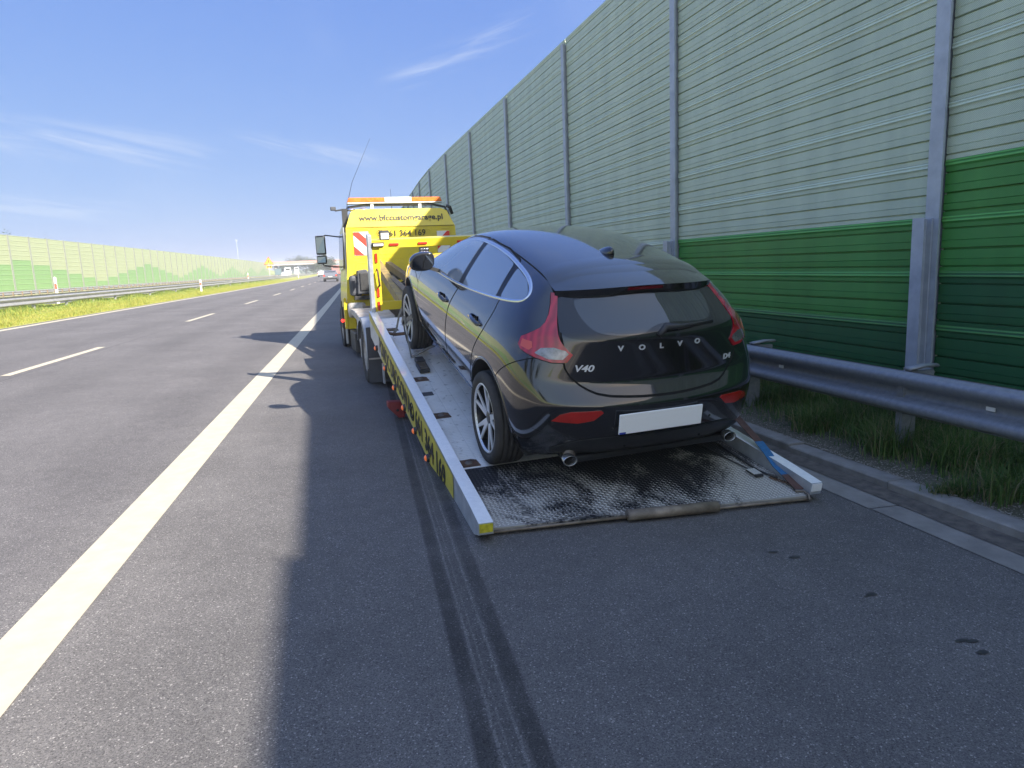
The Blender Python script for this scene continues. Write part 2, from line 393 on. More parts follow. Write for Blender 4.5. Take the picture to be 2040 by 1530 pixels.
def grass(name, xs, ys, zs, hs, mts, pick, lean=.35, wid=.0035, parent=None, **kw):
    n = len(xs); an = rng.uniform(0, 2*pi, n); L_ = hs
    dx = np.cos(an); dy = np.sin(an); ln = rng.uniform(.05, lean*2, n)
    ox, oy = -dy*wid, dx*wid
    P0 = np.stack([xs, ys, zs], 1)
    def at(f, w):
        c = P0+np.stack([dx*ln*L_*f*f, dy*ln*L_*f*f, L_*f*(1-.25*ln*f)], 1); o = np.stack([ox, oy, 0*ox], 1)*w
        return c-o, c+o
    a0, a1 = at(0, 1); b0, b1 = at(.5, .85); c0, c1 = at(1, .12)
    V = np.stack([a0, a1, b0, b1, c0, c1], 1).reshape(-1, 3); k = np.arange(n)[:, None]*6
    F = np.concatenate([k+[0, 1, 3, 2], k+[2, 3, 5, 4]]); mi = np.concatenate([pick, pick])
    return bulk(name, V, F, mts, mi, parent, **kw)
def leafmat(name, c, c2=None):
    m = mat(name, c, .65, var=.5, vs=1.6, col2=c2 or tuple(x*.55 for x in c), spec=.3)
    t, b = nodes(m); N = t.nodes.new
    tr = N('ShaderNodeBsdfTranslucent'); ad = N('ShaderNodeMixShader'); ad.inputs[0].default_value = .3
    src = b.inputs['Base Color'].links[0].from_socket if b.inputs['Base Color'].links else None
    if src: t.links.new(src, tr.inputs[0])
    out = [n for n in t.nodes if n.type == 'OUTPUT_MATERIAL'][0]
    t.links.new(b.outputs[0], ad.inputs[1]); t.links.new(tr.outputs[0], ad.inputs[2]); t.links.new(ad.outputs[0], out.inputs[0])
    return m
G1 = leafmat('grass_green', (.080, .165, .040)); G2 = leafmat('grass_pale', (.17, .25, .07)); G3 = leafmat('grass_straw', (.34, .29, .16)); G4 = leafmat('grass_lime', (.33, .36, .06), (.42, .39, .10))
n = 85000
gx = 3.72+rng.beta(1.5, 1.0, n)*1.75; gy = 1.2+rng.beta(1.0, 1.5, n)*13.5
cl = np.sin(gx*5.3+1.7*np.sin(gy*2.1))*np.sin(gy*3.7+gx*2.3)+.6*np.sin(gx*13+gy*9)*np.sin(gy*11-gx*4)
hs = np.clip(.12+.055*cl+rng.normal(0, .03, n), .03, .32)*np.clip((gx-3.62)/.35, .3, 1)
keep = rng.uniform(0, 1, n) < np.clip((gx-3.66)/.32, .08, 1)*(.55+.45*(cl > -.3))
gx, gy, hs = gx[keep], gy[keep], hs[keep]; gz = np.array([vz(x) for x in gx])-.005
grass('grass', gx, gy, gz, hs, [G1, G2, G3], rng.choice(3, len(gx), p=[.66, .24, .10]), kind='stuff', label='dark green rough grass between kerb and noise barrier', cat='grass')
# tussocks with long arching blades
tx_, ty_, th_ = [], [], []
for (cx, cy, r, nn, hh) in [(3.9, 4.9, .12, 420, .3), (3.93, 4.12, .16, 700, .32), (4.05, 3.6, .2, 700, .3), (3.8, 3.1, .13, 400, .26), (4.3, 5.7, .2, 500, .3), (4.2, 2.9, .25, 700, .34), (3.68, 3.3, .07, 240, .14), (3.6, 3.35, .07, 160, .1), (4.6, 4.4, .3, 700, .36), (4.4, 6.6, .3, 500, .3), (3.78, 2.5, .12, 320, .22)]:
    tx_.append(rng.normal(cx, r*.5, nn)); ty_.append(rng.normal(cy, r*.5, nn)); th_.append(rng.uniform(.4, 1, nn)*hh)
tx_, ty_, th_ = map(np.concatenate, (tx_, ty_, th_))
grass('grass_tussocks', tx_, ty_, np.array([vz(x) for x in tx_])-.005, th_, [G1, G2, G3], rng.choice(3, len(tx_), p=[.55, .3, .15]), lean=.7, wid=.003, kind='stuff', label='long arching grass tussocks along the kerb', cat='grass')
# median turf blades
n = 90000
a_ = -9.72-rng.beta(1.0, 1.2, n)*3.9; t_ = 14+rng.beta(1.0, 2.6, n)*120
pts = np.array([RP(a, t) for a, t in zip(a_, t_)])
hs = rng.uniform(.04, .13, n)*(1+.5*np.sin(a_*3+t_*.9))
hs = np.where(a_ < -12.1, hs*1.6, hs)
pk = np.where(rng.uniform(0, 1, n) < np.clip((-a_-10.6)/2.5, .12, .8), 0, 1)
grass('median_grass', pts[:, 0], pts[:, 1], pts[:, 2]-.01, hs, [leafmat('grass_bright', (.27, .38, .08)), G4], pk, wid=.009, kind='stuff', label='sunlit yellow green grass along the median', cat='grass')

# ---- noise barriers
def panel_mat(name, c, c2, perf=True):
    m = mat(name, c, .5, var=.5, vs=1.3, col2=c2, spec=.4, stretch=(1, 2.2, .30), detail=9)
    t, b = nodes(m); N = t.nodes.new; K = t.links.new
    if perf:   # punched holes, about 10 mm apart
        tx = N('ShaderNodeTexCoord'); sp = N('ShaderNodeSeparateXYZ'); K(tx.outputs['Object'], sp.inputs[0])
        fs = []
        for i in (1, 2):
            a = N('ShaderNodeMath'); a.operation = 'MULTIPLY'; a.inputs[1].default_value = 2*pi/.0135; K(sp.outputs[i], a.inputs[0])
            s_ = N('ShaderNodeMath'); s_.operation = 'SINE'; K(a.outputs[0], s_.inputs[0]); fs.append(s_)
        pr = N('ShaderNodeMath'); pr.operation = 'MULTIPLY'; K(fs[0].outputs[0], pr.inputs[0]); K(fs[1].outputs[0], pr.inputs[1])
        r = N('ShaderNodeMapRange'); r.inputs[1].default_value = .22; r.inputs[2].default_value = .5; r.inputs[3].default_value = 1; r.inputs[4].default_value = .38; K(pr.outputs[0], r.inputs[0])
        x = N('ShaderNodeMixRGB'); x.blend_type = 'MULTIPLY'; x.inputs[0].default_value = 1
        src = b.inputs['Base Color'].links[0].from_socket
        K(src, x.inputs[1]); K(r.outputs[0], x.inputs[2]); K(x.outputs[0], b.inputs['Base Color'])
    return m
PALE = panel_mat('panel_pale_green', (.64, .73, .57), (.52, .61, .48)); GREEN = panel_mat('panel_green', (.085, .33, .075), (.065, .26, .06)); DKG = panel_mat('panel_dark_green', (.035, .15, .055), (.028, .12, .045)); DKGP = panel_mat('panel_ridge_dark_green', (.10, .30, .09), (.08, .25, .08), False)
PALEP = panel_mat('panel_ridge_pale', (.66, .77, .64), (.58, .68, .56), False); GREENP = panel_mat('panel_ridge_green', (.15, .46, .12), (.12, .40, .10), False)  # ridges lighter than the faces: sky light they catch, put into colour
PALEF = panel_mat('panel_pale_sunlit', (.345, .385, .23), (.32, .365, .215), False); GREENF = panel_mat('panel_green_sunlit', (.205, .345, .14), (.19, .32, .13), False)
PALEFR = mat('panel_ridge_sunlit', (.42, .46, .30), .5); GREENFR = mat('panel_ridge_green_sunlit', (.27, .40, .19), .5)  # lighter ridges again, caught light put into the colour
galv = mat('galvanised_steel', (.27, .285, .305), .5, .35, var=.35, vs=28, col2=(.20, .215, .24), bump=.06, bs=80)
galv2 = mat('galvanised_post', (.48, .52, .58), .55, .3, var=.3, vs=6, col2=(.36, .39, .45))
dark_gap = mat('dark_gap', (.02, .025, .02), .8)
sockel = mat('plinth_concrete', (.17, .19, .17), .9, var=.4, vs=3, bump=.3, bs=50)
ROW = .475; ZT = 6.03
# profile of one cassette: (height below its top, outward offset, ridge?)
PROF = [(0, .004, 1), (.004, .016, 1), (.016, .020, 1), (.020, .014, 0), (.032, .018, 1), (.046, .020, 1), (.050, .012, 0), (.066, .006, 0), (.100, .006, 0), (.104, -.016, 0), (.113, -.016, 0), (.116, .006, 0),
        (.205, .008, 0), (.209, .003, 0), (.213, .008, 0), (.272, .008, 0), (.276, -.022, 0), (.290, -.022, 0), (.292, .008, 0), (.365, .010, 0), (.369, .004, 0), (.373, .012, 0), (.425, .010, 0), (.429, -.012, 0), (.438, -.012, 0), (.441, .012, 0), (.4745, .012, 0)]
PROFF = [(0, .0, 1), (.008, .035, 1), (.04, .04, 0), (.06, .006, 0), (.262, .008, 0), (.268, -.004, 0), (.295, -.004, 0), (.301, .008, 0), (.4745, .01, 0)]
def wall_panel(length, rows, green, prof, mts, back=.11, ztop=ZT, dirx=-1):
    """one bay of cassettes along local +y, facing dirx"""
    mb = MB(); P, GN, PP, GP = mts[:4]
    z0 = ztop-rows*ROW
    for r in range(rows):
        zt = ztop-r*ROW; isg = (rows-r) <= green; isd = len(mts) > 4 and (rows-r) <= green-2
        pts = [(dirx*o, zt-h) for h, o, k in prof]; rid = [k for h, o, k in prof]
        vs = [(x, yy, z) for x, z in pts for yy in (0, length)]
        for i in range(len(pts)-1):
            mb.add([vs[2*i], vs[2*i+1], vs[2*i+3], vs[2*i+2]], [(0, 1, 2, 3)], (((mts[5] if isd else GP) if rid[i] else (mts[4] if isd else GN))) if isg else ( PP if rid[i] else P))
    mb.add([(-dirx*back, 0, z0), (-dirx*back, length, z0), (-dirx*back, length, ztop), (-dirx*back, 0, ztop), (0, 0, ztop), (0, length, ztop), (0, 0, z0), (0, length, z0)],
           [(0, 1, 2, 3), (3, 2, 5, 4), (0, 3, 4, 6), (1, 7, 5, 2), (0, 6, 7, 1)], P)
    return mb
def hbeam(mb, w, dpt, z0, z1, mt, x=0, y=0, tf=.012):
    mb.box(x-dpt/2, x-dpt/2+tf, y-w/2, y+w/2, z0, z1, mt); mb.box(x+dpt/2-tf, x+dpt/2, y-w/2, y+w/2, z0, z1, mt); mb.box(x-dpt/2+tf, x+dpt/2-tf, y-.005, y+.005, z0, z1, mt)
# right barrier
WR = empty('noise_barrier', (5.335, 0, 0), label='tall pale green noise barrier beside the lay-by with dark green lower cassettes', cat='noise barrier')
pmesh = {}
def rpos(k): y = 5.14+4.745*(k-1); return (wx(y), y)
for k in range(-9, 34):
    x, y = rpos(k); x2, y2 = rpos(k+1); ang = atan2(x2-x, y2-y); ln = sqrt((x2-x)**2+(y2-y)**2)
    g_ = 4+min(-k, 3) if k <= 0 else max(1, 4-k) if k < 3 else (k-2) if k < 8 else max(2, 13-k)
    key = (g_, k > 6)
    if key not in pmesh:
        pmesh[key] = wall_panel(4.675, 12, g_, PROF if k <= 6 else PROFF, (PALE, GREEN, PALEP, GREENP, DKG, DKGP)).mesh('panel')
    o = bpy.data.objects.new('panel', pmesh[key]); COL.objects.link(o); o.parent = WR
    o.location = (x, y+.035, .07 if k <= -2 else 0); o.rotation_euler = (0, 0, -ang)
    if k == -9:
        pm = MB(); hbeam(pm, .125, .14, -.1, ZT-.11, galv2); pm.box(-.09, -.076, -.072, .072, -.1, ZT-.11, galv2)
        post = pm.mesh('post')
        cm = MB(); hbeam(cm, .115, .10, -.1, 1.74, galv2, x=-.145, y=.04); cm.box(-.20, -.196, -.03, .10, -.1, 1.75, galv2); cl_ = cm.mesh('post_foot')
        bs_ = MB(); bs_.box(-.05, .08, .0, 4.675, -.25, .325, sockel); sock = bs_.mesh('plinth')
    p_ = bpy.data.objects.new('post', post); COL.objects.link(p_); p_.parent = WR; p_.location = (x, y, 0)
    f_ = bpy.data.objects.new('post_foot', cl_); COL.objects.link(f_); f_.parent = p_
    s_ = bpy.data.objects.new('plinth', sock); COL.objects.link(s_); s_.parent = WR; s_.location = (x, y+.035, 0); s_.rotation_euler = (0, 0, -ang)
# left barrier
WL = empty('noise_barrier', (0, 0, 0), label='sunlit barrier across the motorway with stepped green triangles on cream cassettes', cat='noise barrier')
lm = {}
postL = MB(); hbeam(postL, .14, .16, 0, 6.36, mat('post_sunlit', (.25, .27, .24), .8), tf=.02); postL = postL.mesh('post')  # post grey darkened in its colour to offset the full sun
for k in range(-32, 56):
    t = 78.5+4.58*(k-1); t2 = t+4.58
    A = Vector(RP(-33, t, 0)); B = Vector(RP(-33, t2, 0)); d_ = B-A
    q = (k+1) % 10; q = min(q, 10-q) if True else q
    gr = 7-min((k-1) % 10, 10-(k-1) % 10)
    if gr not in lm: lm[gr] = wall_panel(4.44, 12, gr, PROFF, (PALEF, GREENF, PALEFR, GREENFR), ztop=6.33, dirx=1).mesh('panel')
    o = bpy.data.objects.new('panel', lm[gr]); COL.objects.link(o); o.parent = WL; o.location = A+d_.normalized()*.08; o.rotation_euler = (0, 0, -atan2(d_.x, d_.y))
    p_ = bpy.data.objects.new('post', postL); COL.objects.link(p_); p_.parent = WL; p_.location = A+Vector((.05, 0, 0))
    if k == 55: pass
# ---- guardrails
def wbeam(pts, side, mt, mb, h=.31, dpt=.08, z0=0):
    """W profile swept along pts (x,y,ztop); side = direction the waves bulge"""
    pr = [(0.012, 0), (.0, -.004), (.04, -.012), (.08, -.035), (.085, -.07), (.06, -.098), (.01, -.120), (-.005, -.140), (-.005, -.172), (.01, -.190), (.06, -.212), (.085, -.24), (.08, -.275), (.04, -.298), (0, -.306), (.012, -.312)]
    grid = []
    for i, q in enumerate(pts):
        a = Vector(pts[max(i-1, 0)]); b = Vector(pts[min(i+1, len(pts)-1)]); d_ = (b-a); nrm = Vector((d_.y, -d_.x, 0)).normalized()*side
        grid.append([(q[0]+nrm.x*o, q[1]+nrm.y*o, q[2]+z) for o, z in pr])
    mb.sheet(grid, mt, True); return mb
refl_w = mat('reflector_white', (.75, .75, .72), .3)
GR = empty('guardrail', (0, 0, 0), label='galvanised steel guardrail in front of the tall barrier on the right', cat='guardrail')
pts = [(3.96+wx(y), y, .645) for y in [-40, -20, -8]+list(np.arange(-1, 32, 1.5))+list(np.arange(32, 160, 4))]
wbeam(pts, -1, galv, MB()).build('beam', GR)
gp = MB(); gp.prism([(-.06, -.06), (.06, -.06), (.06, .64), (.04, .655), (-.04, .655), (-.06, .64)], 1, -.006, .006, galv)
gp.box(-.061, -.056, .0, .05, -.06, .6, galv); gp.box(.056, .061, .0, .05, -.06, .6, galv); gpm = gp.mesh('post')
br = MB(); br.tube([(-.12, -.02, .675), (.02, -.02, .69), (.13, -.02, .685)], .035, galv, 8, flat=.45); br.box(-.1, .1, -.04, .0, .60, .655, galv); brm = br.mesh('bracket')
sl = MB(); sl.box(-.0035, .0035, -.03, .03, -.012, .012, refl_w); slm = sl.mesh('reflector')
for k in range(-9, 36):
    y = 4.03+1.87*k
    if k % 1 == 0:
        p_ = bpy.data.objects.new('post', gpm); COL.objects.link(p_); p_.parent = GR; p_.location = (4.0+wx(y), y, 0)
        if k < 12:
            b_ = bpy.data.objects.new('bracket', brm); COL.objects.link(b_); b_.parent = GR; b_.location = (4.07+wx(y), y, -.02)
for k in range(0, 8):
    r_ = bpy.data.objects.new('reflector', slm); COL.objects.link(r_); r_.parent = GR; r_.location = (3.957-.006, 3.35+2.07*k, .492)
# median rails
galvs = mat('galvanised_sunlit', (.44, .44, .45), .5, .4, var=.25, vs=3)
GL = empty('guardrail', (0, 0, 0), label='grey steel guardrail along the near side of the grassy median', cat='guardrail')
tt = [-50, -30, -10, 0, 6]+list(np.arange(12, 60, 2.))+list(np.arange(60, 330, 6.))
wbeam([RP(-12.5, t, 1.035) for t in tt], 1, galvs, MB()).build('beam', GL)
wbeam([RP(-14.9, t, 1.02) for t in tt], -1, galvs, MB()).build('rear_beam', GL)
gq = MB(); gq.box(-.05, .05, -.03, .03, 0, .52, galvs); gqm = gq.mesh('post')
gs_ = MB(); gs_.box(-.05, 2.3, -.03, .03, .30, .38, galvs); gsm = gs_.mesh('spacer')
for k in range(-12, 78):
    t = 18.2+3.2*k; x, y, z = RP(-12.56, t, .5)
    p_ = bpy.data.objects.new('post', gqm); COL.objects.link(p_); p_.parent = GL; p_.location = (x, y, z)
GF = empty('guardrail', (0, 0, 0), label='farthest thin guardrail on closely spaced posts below the cream barrier', cat='guardrail')
wbeam([RP(-30, t, .97) for t in [50, 60, 70, 80, 100, 130, 170, 210, 260, 330, 400]], 1, galvs, MB()).build('beam', GF)
gq2 = MB(); gq2.box(-.05, .05, -.05, .05, 0, .60, mat('post_weathered', (.20, .15, .10), .8)); gqm2 = gq2.mesh('post')
for k in range(0, 98):
    x, y, z = RP(-29.9, 56+1.82*k, .3)
    p_ = bpy.data.objects.new('post', gqm2); COL.objects.link(p_); p_.parent = GF; p_.location = (x, y, z)

# ================================================================== TOW TRUCK
YEL = mat('yellow_paint', (.80, .62, .02), .38, coat=.4, var=.3, vs=2.2, col2=(.62, .49, .05), detail=10)
YELD = mat('yellow_rail_paint', (.62, .52, .05), .5, var=.45, vs=6, col2=(.44, .38, .10))
ALU = mat('aluminium', (.55, .58, .63), .42, .45, var=.35, vs=11, col2=(.40, .43, .48), bump=.12, bs=60)
ALUW = mat('aluminium_top', (.86, .87, .88), .38, .1, var=.5, vs=30, col2=(.96, .96, .96), bump=.25, bs=140, coat=.6)
BLK = mat('black_plastic', (.022, .023, .026), .5, var=.3, vs=8, col2=(.04, .04, .042))
GRYP = mat('grey_plastic', (.075, .08, .095), .55, var=.3, vs=5)
RUB = mat('tyre_rubber', (.028, .027, .027), .85, var=.4, vs=12, col2=(.05, .047, .045), bump=.25, bs=90)
RED = mat('red_lens', (.62, .04, .02), .25, coat=.5)
ORG = mat('amber_lens', (.80, .22, .03), .3, coat=.5, var=.25, vs=16, col2=(.60, .13, .02))
AMBL = mat('marker_orange', (.75, .16, .04), .3, coat=.5, emit=(1, .22, .05), es=.12)
REDLIT = mat('red_lamp_lit', (.6, .02, .02), .3, emit=(1, .03, .02), es=1.6)
LAMPW = mat('lamp_glass', (.72, .70, .62), .25)
RUST = mat('rusty_steel', (.16, .085, .045), .85, var=.6, vs=13, col2=(.06, .04, .03), bump=.6, bs=50)
STEEL = mat('worn_steel', (.24, .21, .18), .6, .5, var=.5, vs=10, col2=(.11, .09, .075), bump=.3, bs=60)
CHROME = mat('chrome', (.72, .72, .74), .12, 1.0)
WHT = mat('white_paint', (.55, .53, .50), .55, var=.5, vs=8, col2=(.26, .21, .17), detail=9)
INK = mat('black_lettering', (.02, .02, .02), .5)
SILV = mat('silver_fender', (.50, .51, .53), .5, .2, var=.35, vs=6)
STRAPW = mat('webbing_grey', (.20, .185, .16), .85, var=.3, vs=25)
GLS = mat('dark_glass', (.015, .018, .02), .03, spec=.7)

TROT = 0.0466
TR = empty('tow_truck', (1.9764, 3.9196, 0), (0, 0, TROT), label='yellow flatbed recovery truck with its bed tilted down to the lay-by', cat='tow truck')
def bend_tail(v):
    # the last metre of the bed is a beavertail that flattens towards the road
    x, y, z = v
    if y >= .785: return (x, y, z)
    f = (.785-y)/.955; return (x-(.06*f if x < -.9 else 0), y-.15*f, z+f*(.155-.043*(x+1.2)))
BT = Matrix.Translation((0, 0, -.0264)) @ Matrix.Rotation(.2021, 4, 'X') @ Matrix.Rotation(-.0132, 4, 'Y')
def bed(o): o.matrix_local = BT; return o
# --- chassis
cm = MB()
for s in (-1, 1): cm.box(s*.40-.04, s*.40+.04, 3.0, 11.6, .62, .80, BLK)
for y in (3.2, 5.0, 6.4, 7.8, 9.2): cm.box(-.4, .4, y-.04, y+.04, .64, .78, BLK)
cm.box(-.9, .9, 7.05, 7.16, .80, .90, STEEL); cm.box(-.9, .9, 8.35, 8.47, .80, .90, STEEL)
cm.build('chassis', TR)
sf = MB()
for s in (-1, 1): sf.box(s*.46-.05, s*.46+.05, 3.6, 8.9, .81, .93, STEEL)
for y in (5.6, 6.2, 7.3, 8.6): sf.box(-.42, .42, y-.05, y+.05, .82, .92, RUST)
sf.box(-1.0, 1.0, 5.52, 5.62, .98, 1.09, YEL)
sf.tube([(0, 4.4, .85), (0, 8.6, .9)], .06, CHROME, 12)
sf.build('subframe', TR)
# --- wheels
def truck_wheel(x, y, dual, r=.40):
    w = empty('wheel', (x, y, r+.02)); w.parent = TR; sx = -1 if x < 0 else 1
    def tyre(xc):
        return MB().lathe([(.24, -.10), (.30, -.112), (r-.04, -.115), (r-.012, -.10), (r, -.07), (r-.012, -.068), (r-.012, -.056), (r, -.054), (r, -.006), (r-.012, -.004), (r-.012, .004), (r, .006), (r, .054), (r-.012, .056), (r-.012, .068), (r, .07), (r-.012, .10), (r-.04, .115), (.30, .112), (.24, .10)], 0, (xc, 0, 0), RUB, 40)
    tyre(0).build('tyre', w)
    if dual: tyre(-sx*.26).build('tyre', w)
    rm = MB(); rm.lathe([(.245, sx*.10), (.235, sx*.08), (.225, sx*.02), (.20, sx*-.02), (.12, sx*-.03), (.10, sx*.03), (.0, sx*.04)], 0, (0, 0, 0), WHT, 32)
    rm.lathe([(.245, -.1), (.24, .1)], 0, (0, 0, 0), WHT, 32); rm.build('rim', w); return w
truck_wheel(-1.10, 5.60, True); truck_wheel(1.10, 5.60, True); truck_wheel(-1.02, 10.35, False); truck_wheel(1.02, 10.35, False)
# --- rear fenders and flaps
for s in (-1, 1):
    fm = MB(); arc = [(5.60-.50*cos(a), .42+.47*sin(a)) for a in np.linspace(-.35, pi-.3, 16)]
    g = [[(s*1.24, y, z), (s*1.235, y, z+.012), (s*.80, y, z+.012)] for y, z in arc]
    fm.sheet(g, SILV); fm.sheet([[(s*1.245, y, z), (s*1.245, 5.60+(y-5.60)*.93, .42+(z-.42)*.93)] for y, z in arc], SILV); fm.build('fender', TR)
    fl = MB(); fl.box(s*1.23, s*.82, 5.06, 5.075, .10, .80, GRYP); fl.box(s*1.22, s*.86, 5.045, 5.058, .395, .415, WHT); fl.build('mudflap', TR)
    ff = MB(); ff.prism([(6.25, .44), (6.05, .86), (6.75, .92), (7.4, .92), (7.4, .86), (6.5, .80)], 0, s*1.20, s*.70, WHT, bev=.01)
    ff.box(s*1.20, s*1.16, 6.08, 6.22, .30, .82, SILV); ff.build('tank', TR)
sb = MB(); sb.box(-1.08, -.8, 8.3, 9.2, .12, .46, BLK, bev=.02); sb.box(-1.02, -.9, 9.24, 9.26, .05, .45, BLK); sb.build('step_box', TR)
# rear lamp clusters and side repeaters
for s in (-1, 1):
    lc = MB(); lc.box(s*1.10, s*.80, 4.56, 4.72, .20, .44, BLK, bev=.015); lc.box(s*1.12, s*1.10, 4.54, 4.60, .16, .40, ALU); o = lc.build('tail_lamp', TR)
    l2 = MB(); l2.box(s*1.03, s*.85, 4.535, 4.557, .24, .40, RED, bev=.005); l2.lathe([(.028, -.002), (.024, -.012), (.0, -.016)], 1, (s*.96, 4.54, .33), REDLIT, 14); l2.build('lens', o)
bd = MB(); bd.lathe([(.04, .03), (.05, .0), (.045, -.02), (.02, -.035), (0, -.04)], 1, (-1.08, 5.03, .55), WHT, 16); o = bd.build('marker_lamp', TR)
MB().lathe([(.024, -.035), (.018, -.05), (0, -.056)], 1, (-1.07, 5.03, .545), REDLIT, 12).build('bulb', o)
# red support foot beside the bed
rf = MB(); redp = mat('faded_red_paint', (.33, .045, .05), .6, var=.4, vs=9); 
rf.tube([(-.62, 3.12, .12), (-1.16, 3.12, .12)], .055, redp, 14); rf.prism([(-1.12, .20), (-1.28, .21), (-1.28, .15), (-1.18, .04), (-1.12, .04)], 1, 3.06, 3.18, redp, bev=.01)
rf.lathe([(.014, 0), (.014, -.006), (0, -.006)], 1, (-1.19, 3.06, .12), BLK, 10); rf.build('support_foot', TR)
# --- cab, built round its own back wall
CX0, CX1, CY = -1.00, 1.04, 9.42
cb = MB()
out = [(CX0-.06, .50), (CX0-.07, 1.0), (CX0-.02, 1.6), (CX0+.01, 2.26), (CX0+.13, 2.55), (CX0+.24, 2.60), (CX1-.24, 2.60), (CX1-.13, 2.55), (CX1-.01, 2.26), (CX1+.02, 1.6), (CX1+.07, 1.0), (CX1+.06, .50)]
def sec(y, f=1.0, dz=0): return [(x, y, z+(dz if z > 2.3 else 0)) for x, z in out]
g = [sec(CY), sec(CY+.25), sec(CY+.9), sec(CY+1.45)]
for row, yy in ((0, 0.0), ):
    g[0] = [(x, CY+(max(0, z-2.26)*.392), z) for x, z in out]
nose = []
for x, z in out: nose.append((x*.93+.0, CY+1.62+(.10 if z < 1.4 else -.14 if z > 2.2 else 0), z-(.06 if z > 2.5 else 0)))
g.append(nose)
cb.sheet(g, YEL, False); cb.add(g[0], [(0, 1, 2, 3, 8, 9, 10, 11), (3, 4, 5, 6, 7, 8)], YEL); cb.add(nose, [tuple(range(len(out)))], YEL)
o = cb.build('cab', TR, fix=True)
CAB = o
# seam under the roof cap, pressed panels in the back wall (rims stand out 6 mm)
pr = MB()
pr.box(CX0+.03, CX1-.03, CY-.009, CY-.001, 2.262, 2.276, mat('yellow_shadow_gap', (.25, .19, .01), .6))
def rim_panel(x0, x1, z0, z1, r=.05, w=.012):
    def rr(i):
        q = []
        for cx, cz, a0 in ((x1-r, z1-r, 0), (x0+r, z1-r, pi/2), (x0+r, z0+r, pi), (x1-r, z0+r, 1.5*pi)):
            for k in range(5): a = a0+k*pi/8; q.append((cx+(r-i)*cos(a), cz+(r-i)*sin(a)))
        return q
    A, B = rr(0), rr(w)
    ring = []
    for (a, b) in zip(A, B): ring.append([(a[0], CY-.0005, a[1]), (.5*(a[0]+b[0]), CY-.010, .5*(a[1]+b[1])), (b[0], CY-.0005, b[1])])
    ring.append(ring[0]); pr.sheet(ring, YEL)
rim_panel(CX0+.10, CX0+.44, 1.72, 2.24); rim_panel(CX0+.52, CX1-.48, 1.97, 2.22); rim_panel(CX1-.40, CX1-.09, 1.66, 2.22); rim_panel(CX0+.12, CX0+.40, 1.35, 1.64)
for z in (1.90, 1.78, 1.70, 1.60): pr.box(CX0+.56, CX1-.5, CY-.006, CY-.0005, z-.005, z+.005, YEL)
pr.build('pressed_panels', CAB)
dk = MB(); dk.box(-.55, .9, CY-.02, CY-.002, 1.30, 1.46, BLK); dk.build('cab_opening', CAB)
# red and white warning plates
for x0, x1, z0, z1, dr in ((CX0+.13, CX0+.40, 1.77, 2.19, 1), (CX1-.37, CX1-.13, 1.70, 2.17, -1)):
    wm = MB(); wm.box(x0, x1, CY-.016, CY-.010, z0, z1, mat('plate_white', (.78, .76, .76), .4)); pl = wm.build('warning_plate', TR)
    st = MB(); W = x1-x0; H = z1-z0; rp = mat('plate_red', (.72, .05, .03), .4)
    bm = bmesh.new()
    for k in (-1, 0, 1, 2):   # diagonal bars, clipped to the plate
        b0 = z0+k*.34+.02; poly = [Vector((x0, b0)), Vector((x1, b0-W*.95)), Vector((x1, b0-W*.95+.15)), Vector((x0, b0+.15))]
        if dr < 0: poly = [Vector((x1-(q.x-x0), q.y)) for q in poly]
        def clip(P, f, v):
            R = []
            for i in range(len(P)):
                a, b = P[i], P[(i+1) % len(P)]; ia, ib = f(a), f(b)
                if ia >= 0: R.append(a)
                if ia*ib < 0: R.append(a+(b-a)*(ia/(ia-ib)))
            return R
        poly = clip(poly, lambda q: q.y-z0-.004, 0); poly = clip(poly, lambda q: z1-.004-q.y, 0) if len(poly) > 2 else []
        if len(poly) > 2: st.add([(q.x, CY-.0185, q.y) for q in poly], [tuple(range(len(poly)))], rp)
    st.build('stripes', pl)
# lettering on the back of the cab
FX = lambda x, z, y=CY-.022: frame((x, y, z), (1, 0, 0), (0, 0, 1))
sl_ = .392
text('web_lettering', 'www.bfccustomgarage.pl', .155, INK, frame((-.74, CY+(2.39-2.26)*sl_-.012, 2.39), (1, 0, 0), (0, sl_, 1)), CAB, bold=.003, xs=1.0)
LT = text('phone_lettering', '661 364 169', .150, INK, FX(-.30, 2.10), CAB, bold=.0015, xs=1.0)
ph = MB()
ringp = [(-.385+.058*cos(a), CY-.02, 2.155+.058*sin(a)) for a in np.linspace(0, 2*pi, 25)]; ph.tube(ringp, .004, INK, 5)
ph.tube([(-.40, CY-.02, 2.18), (-.412, CY-.02, 2.155), (-.395, CY-.02, 2.125), (-.368, CY-.02, 2.117)], [.011, .005, .005, .011], INK, 6); ph.build('phone_symbol', CAB)
# cab side window and pillar strip
sw = MB(); sw.add([(CX0-.055, CY+.45, 1.55), (CX0-.055, CY+1.45, 1.5), (CX0-.02, CY+1.35, 2.2), (CX0-.02, CY+.45, 2.2)], [(0, 1, 2, 3)], GLS); sw.build('side_window', CAB)
sp_ = MB(); sp_.box(CX0-.035, CX0-.02, CY+.05, CY+.16, 1.35, 2.28, SILV); sp_.box(CX0-.02, CX0+.08, CY+.20, CY+.26, 2.20, 2.62, BLK); sp_.build('pillar_trim', CAB)
wa = MB(); wa.box(CX0-.14, CX0-.09, CY-.05, CY+.06, .47, 1.02, YEL, bev=.01); wa.box(CX0-.14, CX0+.06, CY-.02, CY+.0, .45, .94, YEL, bev=.006)
wa.box(CX0-.14, CX0-.10, CY-.04, CY+.02, .18, .45, SILV, bev=.01); wa.box(CX0-.16, CX0-.142, CY+.3, CY+.5, .45, .95, BLK); wa.build('wheel_arch_panel', CAB)
